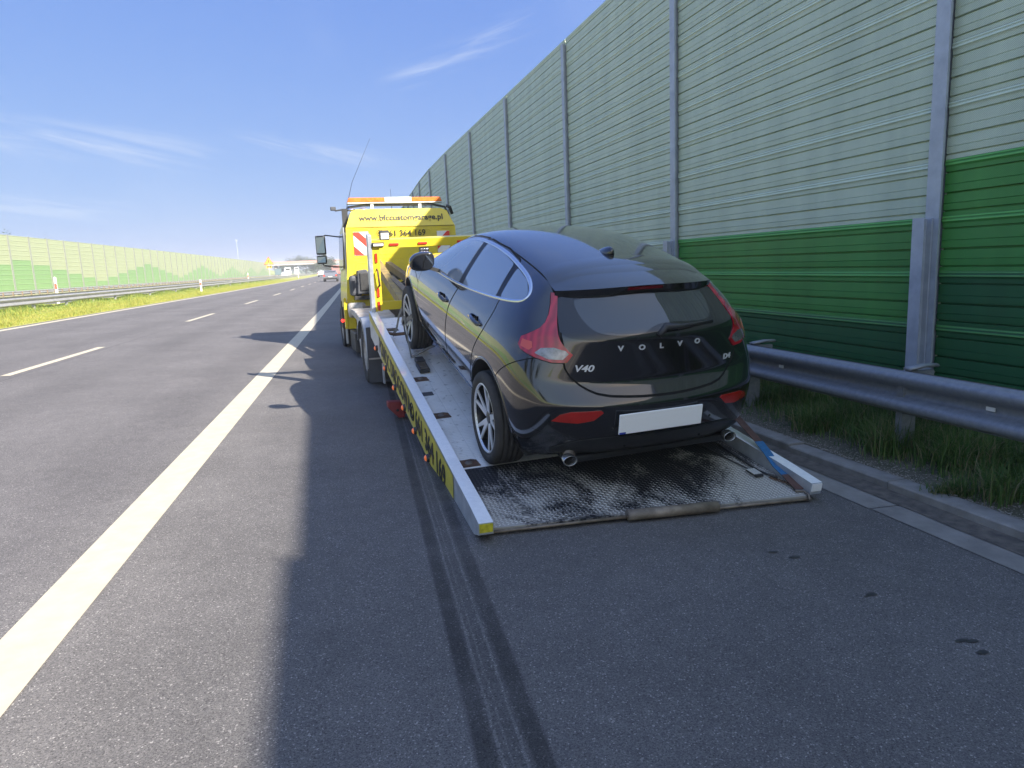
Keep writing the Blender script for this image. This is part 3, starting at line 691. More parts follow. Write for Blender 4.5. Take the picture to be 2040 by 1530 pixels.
mk_ = MB(); mk_.lathe([(.03, .02), (.03, 0), (.02, -.012), (0, -.015)], 1, (CX0-.17, CY+.1, .60), REDLIT, 12); mk_.build('marker_lamp', CAB)
# mirror
mi = MB(); mi.tube([(CX0-.01, 10.55, 2.16), (-1.30, 10.50, 2.20), (-1.42, 10.48, 2.14), (-1.42, 10.48, 1.98)], .012, BLK, 8); mi.tube([(-1.42, 10.48, 1.72), (-1.36, 10.50, 1.62), (CX0-.03, 10.55, 1.58)], .012, BLK, 8)
mi.prism([(-1.50, 10.41), (-1.32, 10.37), (-1.30, 10.46), (-1.46, 10.52)], 2, 1.83, 2.19, BLK, bev=.02); mi.prism([(-1.50, 10.41), (-1.32, 10.37), (-1.30, 10.46), (-1.46, 10.52)], 2, 1.655, 1.815, BLK, bev=.02); MR = mi.build('mirror', TR)
mg = MB(); mgm = mat('mirror_glass', (.20, .24, .26), .03, 1.0); [mg.add([(-1.485, 10.395-.0, a), (-1.335, 10.355, a), (-1.335, 10.368, b_), (-1.485, 10.398, b_)], [(0, 1, 2, 3)], mgm) for a, b_ in ((1.86, 2.16), (1.68, 1.79))]; mg.build('glass', MR)
# roof rack, beacon bar, horns, aerials
rk = MB(); rk.tube([(CX0+.05, 9.85, 2.50), (CX0+.12, 9.82, 2.66), (-.6, 9.8, 2.69), (.7, 9.8, 2.69), (CX1-.10, 9.82, 2.64), (CX1-.03, 9.85, 2.50)], .022, BLK, 8)
rk.tube([(CX1-.12, 9.6, 2.64), (CX1-.05, 9.6, 2.62), (CX1+.0, 9.65, 2.5)], .03, BLK, 8); rk.tube([(CX0+.03, 9.8, 2.62), (CX0-.12, 9.78, 2.60), (CX0-.16, 9.78, 2.64)], .016, BLK, 6); rk.box(CX0-.21, CX0-.11, 9.74, 9.80, 2.60, 2.67, GRYP, bev=.015)
for x in (-.45, .45): rk.box(x-.03, x+.03, 9.76, 9.84, 2.62, 2.73, ALU)
rk.build('roof_rack', TR)
lb = MB(); lb.box(-.90, .88, 9.74, 9.92, 2.715, 2.74, ALU, bev=.006)
LB = lb.build('beacon_bar', TR)
am = MB(); am.prism([(-.90, 2.742), (-.22, 2.742), (-.22, 2.825), (-.87, 2.825)], 1, 9.74, 9.92, ORG, bev=.012); am.build('amber_lens', LB)
am = MB(); am.prism([(.30, 2.742), (.88, 2.742), (.85, 2.825), (.30, 2.825)], 1, 9.74, 9.92, ORG, bev=.012); am.build('amber_lens', LB)
wm = MB(); wm.prism([(-.215, 2.742), (.295, 2.742), (.295, 2.829), (-.215, 2.829)], 1, 9.738, 9.922, mat('clear_lens', (.80, .78, .62), .3, coat=.4), bev=.01); wm.build('clear_lens', LB)
hn = MB()
for x in (-.85, -.63): hn.lathe([(.0, 0), (.075, .01), (.08, .03), (.05, .055), (0, .065)], 2, (x, 9.68, 2.575), CHROME, 18)
hn.build('horn', TR)
an = MB(); an.tube([(-.93, 9.95, 2.55), (-.78, 9.8, 3.1), (-.42, 9.6, 3.85)], [.006, .004, .0025], INK, 5); an.build('whip_aerial', TR)
an = MB(); an.tube([(-.02, 10.2, 2.6), (-.02, 10.2, 3.02)], [.006, .003], INK, 5); an.build('whip_aerial', TR)
# equipment behind the cab: air intake, spare wheel arms, hoses
ai = MB(); ai.box(-1.02, -.80, 9.16, 9.36, 1.05, 1.42, GRYP, bev=.05); ai.prism([(-.90, 1.08), (-.64, 1.08), (-.64, 1.42), (-.72, 1.52), (-.88, 1.50)], 1, 9.10, 9.35, GRYP, bev=.02)
ai.box(-.845, -.70, 9.075, 9.105, 1.14, 1.46, BLK, bev=.012); ai.box(-.95, -.55, 9.15, 9.3, .98, 1.05, BLK); ai.build('air_filter', TR)
lw = MB(); lw.box(-.76, .85, 9.30, 9.40, .80, 1.30, YEL); lw.box(-1.0, -.2, 9.26, 9.30, .83, .97, YEL); lw.build('lower_bulkhead', TR)
tn = MB(); tn.lathe([(.0, -.16), (.12, -.15), (.135, -.1), (.135, .1), (.12, .15), (0, .16)], 0, (-.93, 9.15, .80), WHT, 20); tn.tube([(-.95, 8.95, .72), (-.85, 8.8, .62), (-.7, 8.6, .70)], .03, RUST, 8)
tn.tube([(-.92, 9.0, .78), (-.75, 8.7, .70), (-.45, 8.5, .78)], .02, BLK, 6); tn.tube([(-.9, 8.95, .66), (-.6, 8.7, .58), (-.2, 8.6, .7)], .018, BLK, 6); tn.build('air_tank', TR)
ar = MB(); arm = mat('arm_paint', (.42, .30, .08), .65, var=.6, vs=8, col2=(.20, .14, .08)); arg = mat('arm_grey', (.12, .10, .085), .6, var=.4, vs=9)
ar.bar((-.62, 8.6, 1.68), (-.62, 5.75, 1.02), .11, .13, arm); ar.bar((-.58, 7.2, 1.36), (-.50, 5.7, 1.08), .09, .10, STEEL)
ar.build('recovery_arm', TR)
ar = MB(); ar.bar((-.35, 8.9, 1.58), (.0, 6.4, 1.02), .10, .11, arg); ar.build('recovery_arm', TR)
hs_ = MB()
for k in range(5):
    y0 = 7.0+k*.35; hs_.tube([(-.55+.1*k, y0, .95), (-.45+.06*k, y0+.1, 1.25), (-.25+.05*k, y0+.25, 1.32-.04*k), (-.05, y0+.3, .96)], .022, BLK, 6)
hs_.lathe([(.0, -.05), (.16, -.04), (.20, 0), (.16, .04), (0, .05)], 1, (-.12, 8.3, 1.12), BLK, 20); hs_.build('hydraulic_hoses', TR)
wn = MB(); wn.tube([(-.62, 5.35, .99), (.5, 5.35, .99)], .085, RUST, 14)
for x in (-.65, -.2, .5): wn.lathe([(.0, -.02), (.14, -.02), (.14, .02), (0, .02)], 0, (x, 5.35, .99), STEEL, 18)
wn.prism([(-.70, 1.0), (-.56, 1.0), (-.63, 1.13)], 1, 5.28, 5.40, RUST); wn.prism([(-.45, 1.0), (-.33, 1.0), (-.38, 1.12)], 1, 5.28, 5.40, STEEL); wn.build('winch', TR)
# --- tilting bed (its own tilted frame)
RX0, RX1, RYB, RYF = -1.245, 1.005, -.17, 4.80
def fx(y): return 0          # the rails close in very slightly towards the front
deckm = mat('deck_plate', (.96, .95, .92), .4, .05, coat=.35, var=.45, vs=3.5, col2=(.80, .78, .73), detail=9)
def tread(m, sx_=38., sy_=38.):
    t, b = nodes(m); N = t.nodes.new; K = t.links.new
    tx = N('ShaderNodeTexCoord'); mp = N('ShaderNodeMapping'); K(tx.outputs['Object'], mp.inputs[0])
    br = N('ShaderNodeTexBrick'); br.inputs['Scale'].default_value = 1; br.offset = 0; br.inputs['Brick Width'].default_value = .12; br.inputs['Row Height'].default_value = .028; br.inputs['Mortar Size'].default_value = .006
    br.inputs['Mortar Smooth'].default_value = .6; K(mp.outputs[0], br.inputs[0])
    bu = N('ShaderNodeBump'); bu.inputs['Strength'].default_value = .6; bu.inputs['Distance'].default_value = .003; K(br.outputs['Fac'], bu.inputs['Height']); bu.invert = True; K(bu.outputs[0], b.inputs['Normal'])
    src = b.inputs['Base Color'].links[0].from_socket; x = N('ShaderNodeMixRGB'); x.blend_type = 'MULTIPLY'
    r = N('ShaderNodeMapRange'); r.inputs[3].default_value = 1.02; r.inputs[4].default_value = .92; K(br.outputs['Fac'], r.inputs[0]); x.inputs[0].default_value = 1; K(src, x.inputs[1]); K(r.outputs[0], x.inputs[2])
    # scuffs and tyre dirt
    n = N('ShaderNodeTexNoise'); n.inputs['Scale'].default_value = 16; n.inputs['Detail'].default_value = 8; K(mp.outputs[0], n.inputs[0])
    r2 = N('ShaderNodeMapRange'); r2.inputs[1].default_value = .60; r2.inputs[2].default_value = .72; r2.inputs[4].default_value = .7; K(n.outputs[0], r2.inputs[0])
    y = N('ShaderNodeMixRGB'); y.inputs[2].default_value = (.10, .08, .06, 1); K(r2.outputs[0], y.inputs[0]); K(x.outputs[0], y.inputs[1]); K(y.outputs[0], b.inputs['Base Color'])
tread(deckm)
dm_ = MB(); dm_.box(-1.13, .89, .785, RYF, -.045, 0, deckm); dm_.box(-1.13, .89, .785, RYF, -.12, -.046, BLK); bed(dm_.build('deck', TR))
pk = MB()
for y in (.86, 1.74, 2.62, 4.3):
    pk2 = MB(); pk2.prism([(-1.115+fx(y), y-.055), (-.955, y-.055), (-.965, y+.035), (-1.0, y+.055), (-1.05, y+.05), (-1.115+fx(y), y+.055)], 2, .0005, .006, RUST)
    pk2.lathe([(.028, 0), (.02, .008), (.0, .004)], 2, (-1.03, y, .006), STEEL, 10); bed(pk2.build('lashing_pocket', TR))
pp_ = MB(); pp_.box(-1.1, -.99, 2.2, 2.28, .0005, .004, GRYP); bed(pp_.build('lashing_pocket', TR))
# tail plate: chequer plate with real lugs
def plate_mat(name, dark, light, thr):
    m = bpy.data.materials.new(name); t, b = nodes(m); N = t.nodes.new; K = t.links.new
    tx = N('ShaderNodeTexCoord'); mp = N('ShaderNodeMapping'); mp.inputs['Scale'].default_value = (1, .6, 1); K(tx.outputs['Object'], mp.inputs[0])
    n = N('ShaderNodeTexNoise'); n.inputs['Scale'].default_value = 2.4; n.inputs['Detail'].default_value = 10; n.inputs['Roughness'].default_value = .68; n.inputs['Distortion'].default_value = .6; K(mp.outputs[0], n.inputs[0])
    s = N('ShaderNodeSeparateXYZ'); K(tx.outputs['Object'], s.inputs[0])
    # worn bare near the rear lip and outer ends: where cars have driven on
    r = N('ShaderNodeMapRange'); r.inputs[1].default_value = .75; r.inputs[2].default_value = -.1; r.inputs[3].default_value = -.11; r.inputs[4].default_value = .075; K(s.outputs[1], r.inputs[0])
    rx = N('ShaderNodeMapRange'); rx.inputs[1].default_value = .2; rx.inputs[2].default_value = .75; rx.inputs[3].default_value = 0; rx.inputs[4].default_value = .07; K(s.outputs[0], rx.inputs[0])
    n2 = N('ShaderNodeTexNoise'); n2.inputs['Scale'].default_value = 60; n2.inputs['Detail'].default_value = 4; K(tx.outputs['Object'], n2.inputs[0])
    a = N('ShaderNodeMath'); K(n.outputs[0], a.inputs[0]); K(r.outputs[0], a.inputs[1])
    a2 = N('ShaderNodeMath'); K(a.outputs[0], a2.inputs[0]); K(rx.outputs[0], a2.inputs[1])
    sc = N('ShaderNodeMapRange'); sc.inputs[1].default_value = .3; sc.inputs[2].default_value = .7; sc.inputs[3].default_value = -.06; sc.inputs[4].default_value = .06; K(n2.outputs[0], sc.inputs[0])
    a3 = N('ShaderNodeMath'); K(a2.outputs[0], a3.inputs[0]); K(sc.outputs[0], a3.inputs[1])
    m1 = N('ShaderNodeMapRange'); m1.inputs[1].default_value = thr; m1.inputs[2].default_value = thr+.13; K(a3.outputs[0], m1.inputs[0])
    x = N('ShaderNodeMixRGB'); x.inputs[1].default_value = (*dark, 1); x.inputs[2].default_value = (*light, 1); K(m1.outputs[0], x.inputs[0]); K(x.outputs[0], b.inputs['Base Color'])
    b.inputs['Roughness'].default_value = .6; b.inputs['Metallic'].default_value = .15
    return m
PB = plate_mat('chequer_base', (.016, .016, .019), (.40, .38, .345), .50); PL = plate_mat('chequer_lugs', (.07, .072, .08), (.66, .65, .62), .475)
def tz(y): # tail plate droops less than the deck slope: in bed frame it rises towards the lip
    return (.785-y)*-.0
tp = MB(); tp.add([(-1.13, .78, 0), (.89, .78, 0), (.89, RYB+.0, 0), (-1.17, RYB+.12, 0), (-1.13, .78, -.02), (.89, .78, -.02), (.89, RYB, -.018), (-1.17, RYB+.12, -.018)],
    [(0, 3, 2, 1), (4, 5, 6, 7), (3, 7, 6, 2), (0, 4, 7, 3), (1, 2, 6, 5)], PB)
tp.v = [bend_tail(v) for v in tp.v]; TPL = bed(tp.build('tail_plate', TR))
V = []; F = []; k = 0
ny = int(.93/.0205)
for j in range(ny):
    for i in range(78):
        x = -1.115+i*.0258; y = .765-j*.0205
        if y < RYB+.12-(x+1.17)*.12/2.06+.012 or x > .88: continue
        an = .75 if (i+j) % 2 else -.75
        c_, s_ = cos(an), sin(an); l, w_ = .0125*rng.uniform(.85, 1.1), .0042
        b0 = len(V)
        for (u, v, z) in ((-l, 0, .0004), (0, -w_, .0004), (l, 0, .0004), (0, w_, .0004), (-l*.4, 0, .0032), (l*.4, 0, .0032)): V.append((x+u*c_-v*s_, y+u*s_+v*c_, z))
        F += [(b0, b0+1, b0+5, b0+4), (b0+1, b0+2, b0+5, b0+5), (b0+2, b0+3, b0+4, b0+5), (b0+3, b0, b0+4, b0+4)]
lg = bpy.data.meshes.new('tread_lugs'); V = [bend_tail(v) for v in V]; lg.from_pydata(V, [], [tuple(dict.fromkeys(f)) for f in F]); lg.materials.append(PL)
o = bpy.data.objects.new('tread_lugs', lg); COL.objects.link(o); o.parent = TPL
lp = MB(); lipm = mat('worn_lip', (.32, .27, .21), .6, .3, var=.5, vs=12, col2=(.15, .12, .09)); lp.tube([(-.36, -.115, .0), (.22, -.152, .0)], .033, lipm, 14); lp.tube([(-1.13, -.065, -.018), (-.36, -.11, -.014)], .009, lipm, 6); lp.tube([(.22, -.15, -.014), (.89, -.18, -.018)], .009, lipm, 6); lp.v = [bend_tail(v) for v in lp.v]; lp.build('rear_lip', TPL)
# side rails with lamps and lettering
for s in (-1, 1):
    rl = MB()
    def rx(x, y): return x+(fx(y) if s < 0 else 0)
    xo, xi = (-1.212, -1.128) if s < 0 else (.968, .886)
    ys = [RYB+(.0 if s > 0 else .10), .10, .78, 1.8, 3.0, RYF]; top = [.085, .095, .10, .10, .10, .10]; bot = [.012, -.10, -.215, -.215, -.215, -.215]
    if s > 0: bot = [.005, -.05, -.13, -.13, -.13, -.13]
    if s < 0: ys[0] = -.13
    go = [[(rx(xo, y), y, b), (rx(xo, y), y, t_)] for y, t_, b in zip(ys, top, bot)]
    rl.sheet(go, ALU, False)
    rl.sheet([[(rx(xo, y), y, t_), (rx(xi, y), y, t_)] for y, t_, b in zip(ys, top, bot)], ALUW, False)
    rl.sheet([[(rx(xi, y), y, t_), (rx(xi, y), y, b)] for y, t_, b in zip(ys, top, bot)], ALU, False)
    rl.sheet([[(rx(xi, y), y, b), (rx(xo, y), y, b)] for y, t_, b in zip(ys, top, bot)], BLK, False)
    y = ys[0]; rl.add([(rx(xo, y), y, bot[0]), (rx(xi, y), y, bot[0]), (rx(xi, y), y, top[0]), (rx(xo, y), y, top[0])], [(0, 1, 2, 3)], ALU)
    rl.v = [bend_tail(v) for v in rl.v]; RL = bed(rl.build('side_rail', TR, fix=True))
    ec = MB(); ec.box(min(rx(xo, y), rx(xi, y))+.004, max(rx(xo, y), rx(xi, y))-.004, y-.006, y-.001, .028, .08, mat('reflective_yellow', (.75, .68, .05), .4, var=.5, vs=40) if s < 0 else ALUW); ec.v = [bend_tail(v) for v in ec.v]; ec.build('end_plate', RL)
    if s < 0:
        yp = MB(); yp.sheet([[(rx(xo, y)-.004, y, -.20 if y > .7 else -.17), (rx(xo, y)-.004, y, .088)] for y in (.52, .8, 2.0, 3.2, 3.9)], YELD, False)
        yp.sheet([[(rx(xo, y)-.004, y, .02 if y < 4.5 else -.0), (rx(xo, y)-.004, y, .088)] for y in (3.9, RYF)], YELD, False); yp.v = [bend_tail(v) for v in yp.v]; yp.build('yellow_band', RL)
        base = frame((rx(xo, 3.72)-.006, 3.72, -.155), (fx(1)*-1, -1, 0), (0, 0, 1))
        text('lettering', 'POMOC DROGOWA', .245, INK, frame((rx(xo, 3.95)-.008, 3.98, -.135), (-fx(1), -1, 0), (0, 0, 1)), RL, bold=.004, xs=.82)
        text('lettering', '661 364 169', .245, INK, frame((rx(xo, 1.75)-.008, 1.88, -.135), (-fx(1), -1, 0), (0, 0, 1)), RL, bold=.005, xs=.90)
        ps = MB(); cy_, cz_ = 2.02, -.055
        ps.tube([(rx(xo, cy_)-.008, cy_+.075*cos(a), cz_+.075*sin(a)) for a in np.linspace(0, 2*pi, 25)], .006, INK, 5)
        ps.tube([(rx(xo, cy_)-.008, cy_+.03, cz_+.035), (rx(xo, cy_)-.008, cy_+.035, cz_), (rx(xo, cy_)-.008, cy_, cz_-.035), (rx(xo, cy_)-.008, cy_-.035, cz_-.035)], [.014, .007, .007, .014], INK, 6); ps.build('phone_symbol', RL)
        for y in (.56, .95, 1.36, 1.88, 2.40, 2.92, 3.5, 4.2):
            zl = -.17
            m_ = MB(); m_.lathe([(.034, .004), (.030, -.018), (.016, -.026), (0, -.028)], 0, (rx(xo, y)-.006, y, zl), BLK, 14)
            m_.lathe([(.028, -.006), (.024, -.026), (.012, -.034), (0, -.036)], 0, (rx(xo, y)-.006, y, zl), AMBL, 14); m_.v = [bend_tail(v) for v in m_.v]; m_.build('marker_lamp', RL)
# headboard gantry standing on the front end of the bed
HB = MB(); yh = 4.76; x0, x1 = -1.185, .965
HB.box(x0, x0+.045, yh-.02, yh+.12, .08, 1.0, ALU, bev=.004); HB.box(x0+.047, x0+.13, yh, yh+.10, .10, .93, YEL, bev=.006)
HB.box(x1-.045, x1, yh-.02, yh+.12, .08, 1.0, ALU, bev=.004); HB.box(x1-.145, x1-.047, yh, yh+.10, .10, .93, YEL, bev=.006)
HB.box(x0+.046, x1-.046, yh-.003, yh+.097, .845, .945, YEL, bev=.006)
HBO = bed(HB.build('headboard', TR))
for x in (x0+.30, -.55, -.08, .45, .8):
    m_ = MB(); m_.box(x-.055, x+.055, yh-.020, yh-.004, .872, .902, RED, bev=.007); m_.build('marker_lamp', HBO)
for z in (.74, .33, .17):
    m_ = MB(); m_.box(x0+.073, x0+.103, yh-.018, yh-.001, z-.055, z+.055, RED, bev=.007); m_.build('marker_lamp', HBO)
m_ = MB(); m_.box(x0+.05, x0+.185, yh-.045, yh-.004, .875, .918, BLK, bev=.004); m_.box(x0+.06, x0+.175, yh-.05, yh-.046, .883, .910, LAMPW); m_.build('plate_lamp', HBO)
m_ = MB(); m_.tube([(x0+.09, yh-.004, .61), (x0+.09, yh-.05, .60), (x0+.105, yh-.05, .42), (x0+.105, yh-.004, .41)], .012, RUST, 8); m_.build('grab_handle', HBO)
for (x, z, t_) in ((-.985, .985, LAMPW), (-.53, .775, GRYP)):
    m_ = MB(); m_.box(x-.055, x+.055, yh-.01, yh+.06, z-.045, z+.055, BLK, bev=.008); wl = m_.build('work_lamp', HBO)
    m_ = MB()
    if t_ is LAMPW: m_.box(x-.045, x+.045, yh-.016, yh-.011, z-.032, z+.038, t_); m_.build('lens', wl)
    else:
        for i in range(3):
            for j in range(3): m_.lathe([(.014, 0), (.010, -.006), (0, -.003)], 1, (x-.032+.032*i, yh-.011, z-.028+.032*j), CHROME, 8)
        m_.build('led', wl)

# ================================================================== BLACK HATCHBACK ON THE BED
PB_ = bpy.data.materials.new('black_car_paint'); MATS['black_car_paint'] = PB_
t, b = nodes(PB_); b.inputs['Base Color'].default_value = (.009, .009, .0105, 1); b.inputs['Roughness'].default_value = .09; b.inputs['Metallic'].default_value = 0
b.inputs['Coat Weight'].default_value = 1.0; b.inputs['Coat Roughness'].default_value = .015; b.inputs['Coat IOR'].default_value = 1.62; b.inputs['IOR'].default_value = 1.5
N = t.nodes.new; tx = N('ShaderNodeTexCoord'); nn = N('ShaderNodeTexNoise'); nn.inputs['Scale'].default_value = 5; nn.inputs['Detail'].default_value = 9
rr = N('ShaderNodeMapRange'); rr.inputs[1].default_value = .42; rr.inputs[2].default_value = .75; rr.inputs[3].default_value = .02; rr.inputs[4].default_value = .11
t.links.new(tx.outputs['Object'], nn.inputs[0]); t.links.new(nn.outputs[0], rr.inputs[0]); t.links.new(rr.outputs[0], b.inputs['Coat Roughness'])
SEAM = mat('shut_line', (.002, .002, .002), .9)
CGL = mat('tinted_glass', (.030, .036, .042), .02, spec=.9, coat=.6)
CGLP = mat('side_glass', (.20, .255, .33), .02, spec=1.0, coat=1.0)  # pale blue base stands in for sky light coming through the panes
FRIT = mat('glass_frit', (.012, .012, .014), .06, spec=.6, coat=.3)
TRIM = mat('satin_chrome_trim', (.66, .68, .72), .22, .95)
PLS = mat('bumper_plastic', (.02, .021, .023), .42, var=.3, vs=12)
LENS = bpy.data.materials.new('tail_lamp_red'); t, b = nodes(LENS); b.inputs['Base Color'].default_value = (.33, .006, .020, 1); b.inputs['Roughness'].default_value = .12; b.inputs['Coat Weight'].default_value = 1; b.inputs['Coat Roughness'].default_value = .02
N = t.nodes.new; tx = N('ShaderNodeTexCoord'); wv = N('ShaderNodeTexWave'); wv.inputs['Scale'].default_value = 6; wv.inputs['Distortion'].default_value = 5; wv.inputs['Detail'].default_value = 1
mp = N('ShaderNodeMapping'); mp.inputs['Rotation'].default_value = (0, .2, .75); x = N('ShaderNodeMixRGB'); x.inputs[1].default_value = (.46, .008, .026, 1); x.inputs[2].default_value = (.27, .004, .014, 1)
t.links.new(tx.outputs['Object'], mp.inputs[0]); t.links.new(mp.outputs[0], wv.inputs[0]); t.links.new(wv.outputs[1], x.inputs[0]); t.links.new(x.outputs[0], b.inputs['Base Color'])
LENSR = mat('reflector_red', (.45, .018, .012), .2, coat=1, var=.3, vs=9); LENSO = mat('lamp_orange', (.58, .07, .035), .15, coat=1); LENSC = mat('lamp_clear', (.34, .34, .36), .12, .5, coat=1, var=.6, vs=26, col2=(.14, .13, .14))
CAR = empty('hatchback', (1.9764, 3.9196, -.0264), label='glossy black five door hatchback strapped on the tilted bed', cat='car')
CAR.rotation_mode = 'QUATERNION'
CM_ = Matrix.Rotation(.0667, 4, 'Z') @ Matrix.Rotation(.2058, 4, 'X') @ Matrix.Rotation(-.0132, 4, 'Y')
CAR.rotation_quaternion = CM_.to_quaternion()
# control cage: one ring per station, rings read bottom centre -> roof centre
#        y     rock z0  k1(x,z)      k2           k3           k4           k5 belt      k6 cantrail  k7 roof edge k8          k9
ST = [
 (4.30, .30, (.50,.30),(.58,.38),(.62,.52),(.62,.62),(.60,.68),(.52,.73),(.42,.76),(.22,.79),(0,.80)),
 (4.10, .26, (.66,.27),(.76,.38),(.80,.56),(.79,.70),(.76,.77),(.66,.83),(.52,.86),(.26,.885),(0,.89)),
 (3.80, .26, (.74,.27),(.84,.38),(.87,.60),(.865,.76),(.82,.86),(.70,.91),(.54,.935),(.27,.955),(0,.96)),
 (3.45, .26, (.78,.27),(.86,.38),(.89,.62),(.885,.80),(.85,.92),(.74,.965),(.56,.99),(.28,1.01),(0,1.015)),
 (3.10, .28, (.79,.28),(.86,.38),(.89,.62),(.885,.82),(.845,.955),(.76,1.00),(.60,1.03),(.30,1.055),(0,1.06)),
 (2.75, .28, (.79,.28),(.86,.38),(.89,.62),(.885,.83),(.835,.985),(.715,1.13),(.585,1.215),(.30,1.25),(0,1.26)),
 (2.35, .28, (.79,.28),(.86,.38),(.89,.62),(.885,.84),(.830,1.01),(.655,1.28),(.545,1.365),(.29,1.405),(0,1.41)),
 (1.90, .28, (.79,.28),(.86,.38),(.89,.62),(.885,.86),(.815,1.05),(.610,1.35),(.520,1.42),(.28,1.452),(0,1.458)),
 (1.50, .28, (.79,.28),(.865,.38),(.893,.63),(.888,.88),(.800,1.09),(.600,1.36),(.515,1.425),(.28,1.452),(0,1.458)),
 (1.15, .28, (.80,.28),(.870,.38),(.898,.64),(.893,.90),(.790,1.13),(.595,1.345),(.515,1.405),(.28,1.433),(0,1.440)),
 (0.87, .28, (.80,.29),(.870,.40),(.898,.65),(.893,.91),(.785,1.15),(.600,1.32),(.520,1.378),(.28,1.412),(0,1.418)),
 (0.62, .28, (.79,.31),(.862,.42),(.888,.66),(.882,.92),(.775,1.14),(.615,1.275),(.525,1.345),(.28,1.385),(0,1.392)),
]
LAST = [(.80,.36,.24),(.850,.27,.36),(.858,.235,.68),(.845,.285,.79),(.765,.37,1.07),(.645,.50,1.20),(.545,.585,1.30),(.28,.50,1.335),(0,.475,1.345)]   # x, y, z of k1..k9 at the tail
MIDY = [ (.12,.08),(.065,.02),(.045,-.005),(.150,.110),(.185,.140),(.37,.33) ]      # y of the cap rows at half width and centre, k1..k6
bm = bmesh.new(); rings = []
def vert(x, y, z): return bm.verts.new((x, y, z))
def ring(y, z0, ks, ys=None):
    R_ = []
    c = vert(0, y if ys is None else ys, z0)
    half = [(ks[0][0]*.5, y if ys is None else ys+.05, z0)]+[(k[0], y, k[1]) if ys is None else (k[0], k[1], k[2]) for k in ks]
    right = [vert(*q) for q in half[:-1]]; top = vert(*half[-1]); left = [vert(-q[0], q[1], q[2]) for q in half[:-1]]
    return [c]+right+[top]+left[::-1]
for s in ST: rings.append(ring(s[0], s[1], s[2:]))
lr = ring(0, .35, LAST, ys=.12); rings.append(lr); n = len(lr)
for i in range(len(rings)-1):
    for k in range(n): bm.faces.new((rings[i][k], rings[i][(k+1) % n], rings[i+1][(k+1) % n], rings[i+1][k]))
def cap(R_, rows_y, zrow, rev):
    # R_: c, m, k1..k8, k9, k8'.. ; cap rows
    c, mR = R_[0], R_[1]; K = R_[2:10]; top = R_[10]; K2 = R_[11:19]; mL = R_[19]
    K2r = K2[::-1]          # k1'..k8'
    rows = [[K2r[0], mL, c, mR, K[0]]]
    for i in range(1, 6):
        xr = K[i].co.x; yh, yc = rows_y[i]; z = K[i].co.z+zrow
        rows.append([K2r[i], vert(-xr*.55, yh, z), vert(0, yc, z), vert(xr*.55, yh, z), K[i]])
    rows.append([K2r[6], K2r[7], top, K[7], K[6]])
    for i in range(len(rows)-1):
        for j in range(4):
            f = (rows[i][j], rows[i][j+1], rows[i+1][j+1], rows[i+1][j]); bm.faces.new(f if not rev else f[::-1])
    return rows
CAPR = cap(lr, MIDY, .0, False)
fr = rings[0]; cap(fr, [(4.36, 4.40)]*6, 0, True)
bmesh.ops.recalc_face_normals(bm, faces=bm.faces[:])
cl = bm.edges.layers.float.new('crease_edge')
def crease(vs, c):
    for a, b_ in zip(vs, vs[1:]):
        e = bm.edges.get((a, b_))
        if e: e[cl] = c
for kk in (2, 18): crease([r_[kk] for r_ in rings], .85)          # sill edge
crease([lr[18], lr[19], lr[0], lr[1], lr[2]], .85)                # bumper lower edge
for row_, c in ((CAPR[2], .45), (CAPR[3], .55), (CAPR[4], .6)): crease(row_, c)
me = bpy.data.meshes.new('body'); bm.to_mesh(me); bm.free()
ob = bpy.data.objects.new('body', me); COL.objects.link(ob)
sb_ = ob.modifiers.new('s', 'SUBSURF'); sb_.levels = 4; sb_.render_levels = 4
def baked(o):
    bpy.context.view_layer.update(); dg = bpy.context.evaluated_depsgraph_get()
    return bpy.data.meshes.new_from_object(o.evaluated_get(dg))
smooth_me = baked(ob)
# smooth reference surface: tree + interpolated normals
smooth_me.calc_loop_triangles()
SV = [v.co.copy() for v in smooth_me.vertices]; SN = [v.normal.copy() for v in smooth_me.vertices]
STR = [tuple(t_.vertices) for t_ in smooth_me.loop_triangles]
BV = BVHTree.FromPolygons(SV, STR)
from mathutils.interpolate import poly_3d_calc
def snorm(p, i):
    a, b_, c = STR[i]; w = poly_3d_calc([SV[a], SV[b_], SV[c]], p); return (SN[a]*w[0]+SN[b_]*w[1]+SN[c]*w[2]).normalized()
ob.modifiers.clear(); ob.data = smooth_me
for p_ in smooth_me.polygons: p_.use_smooth = True
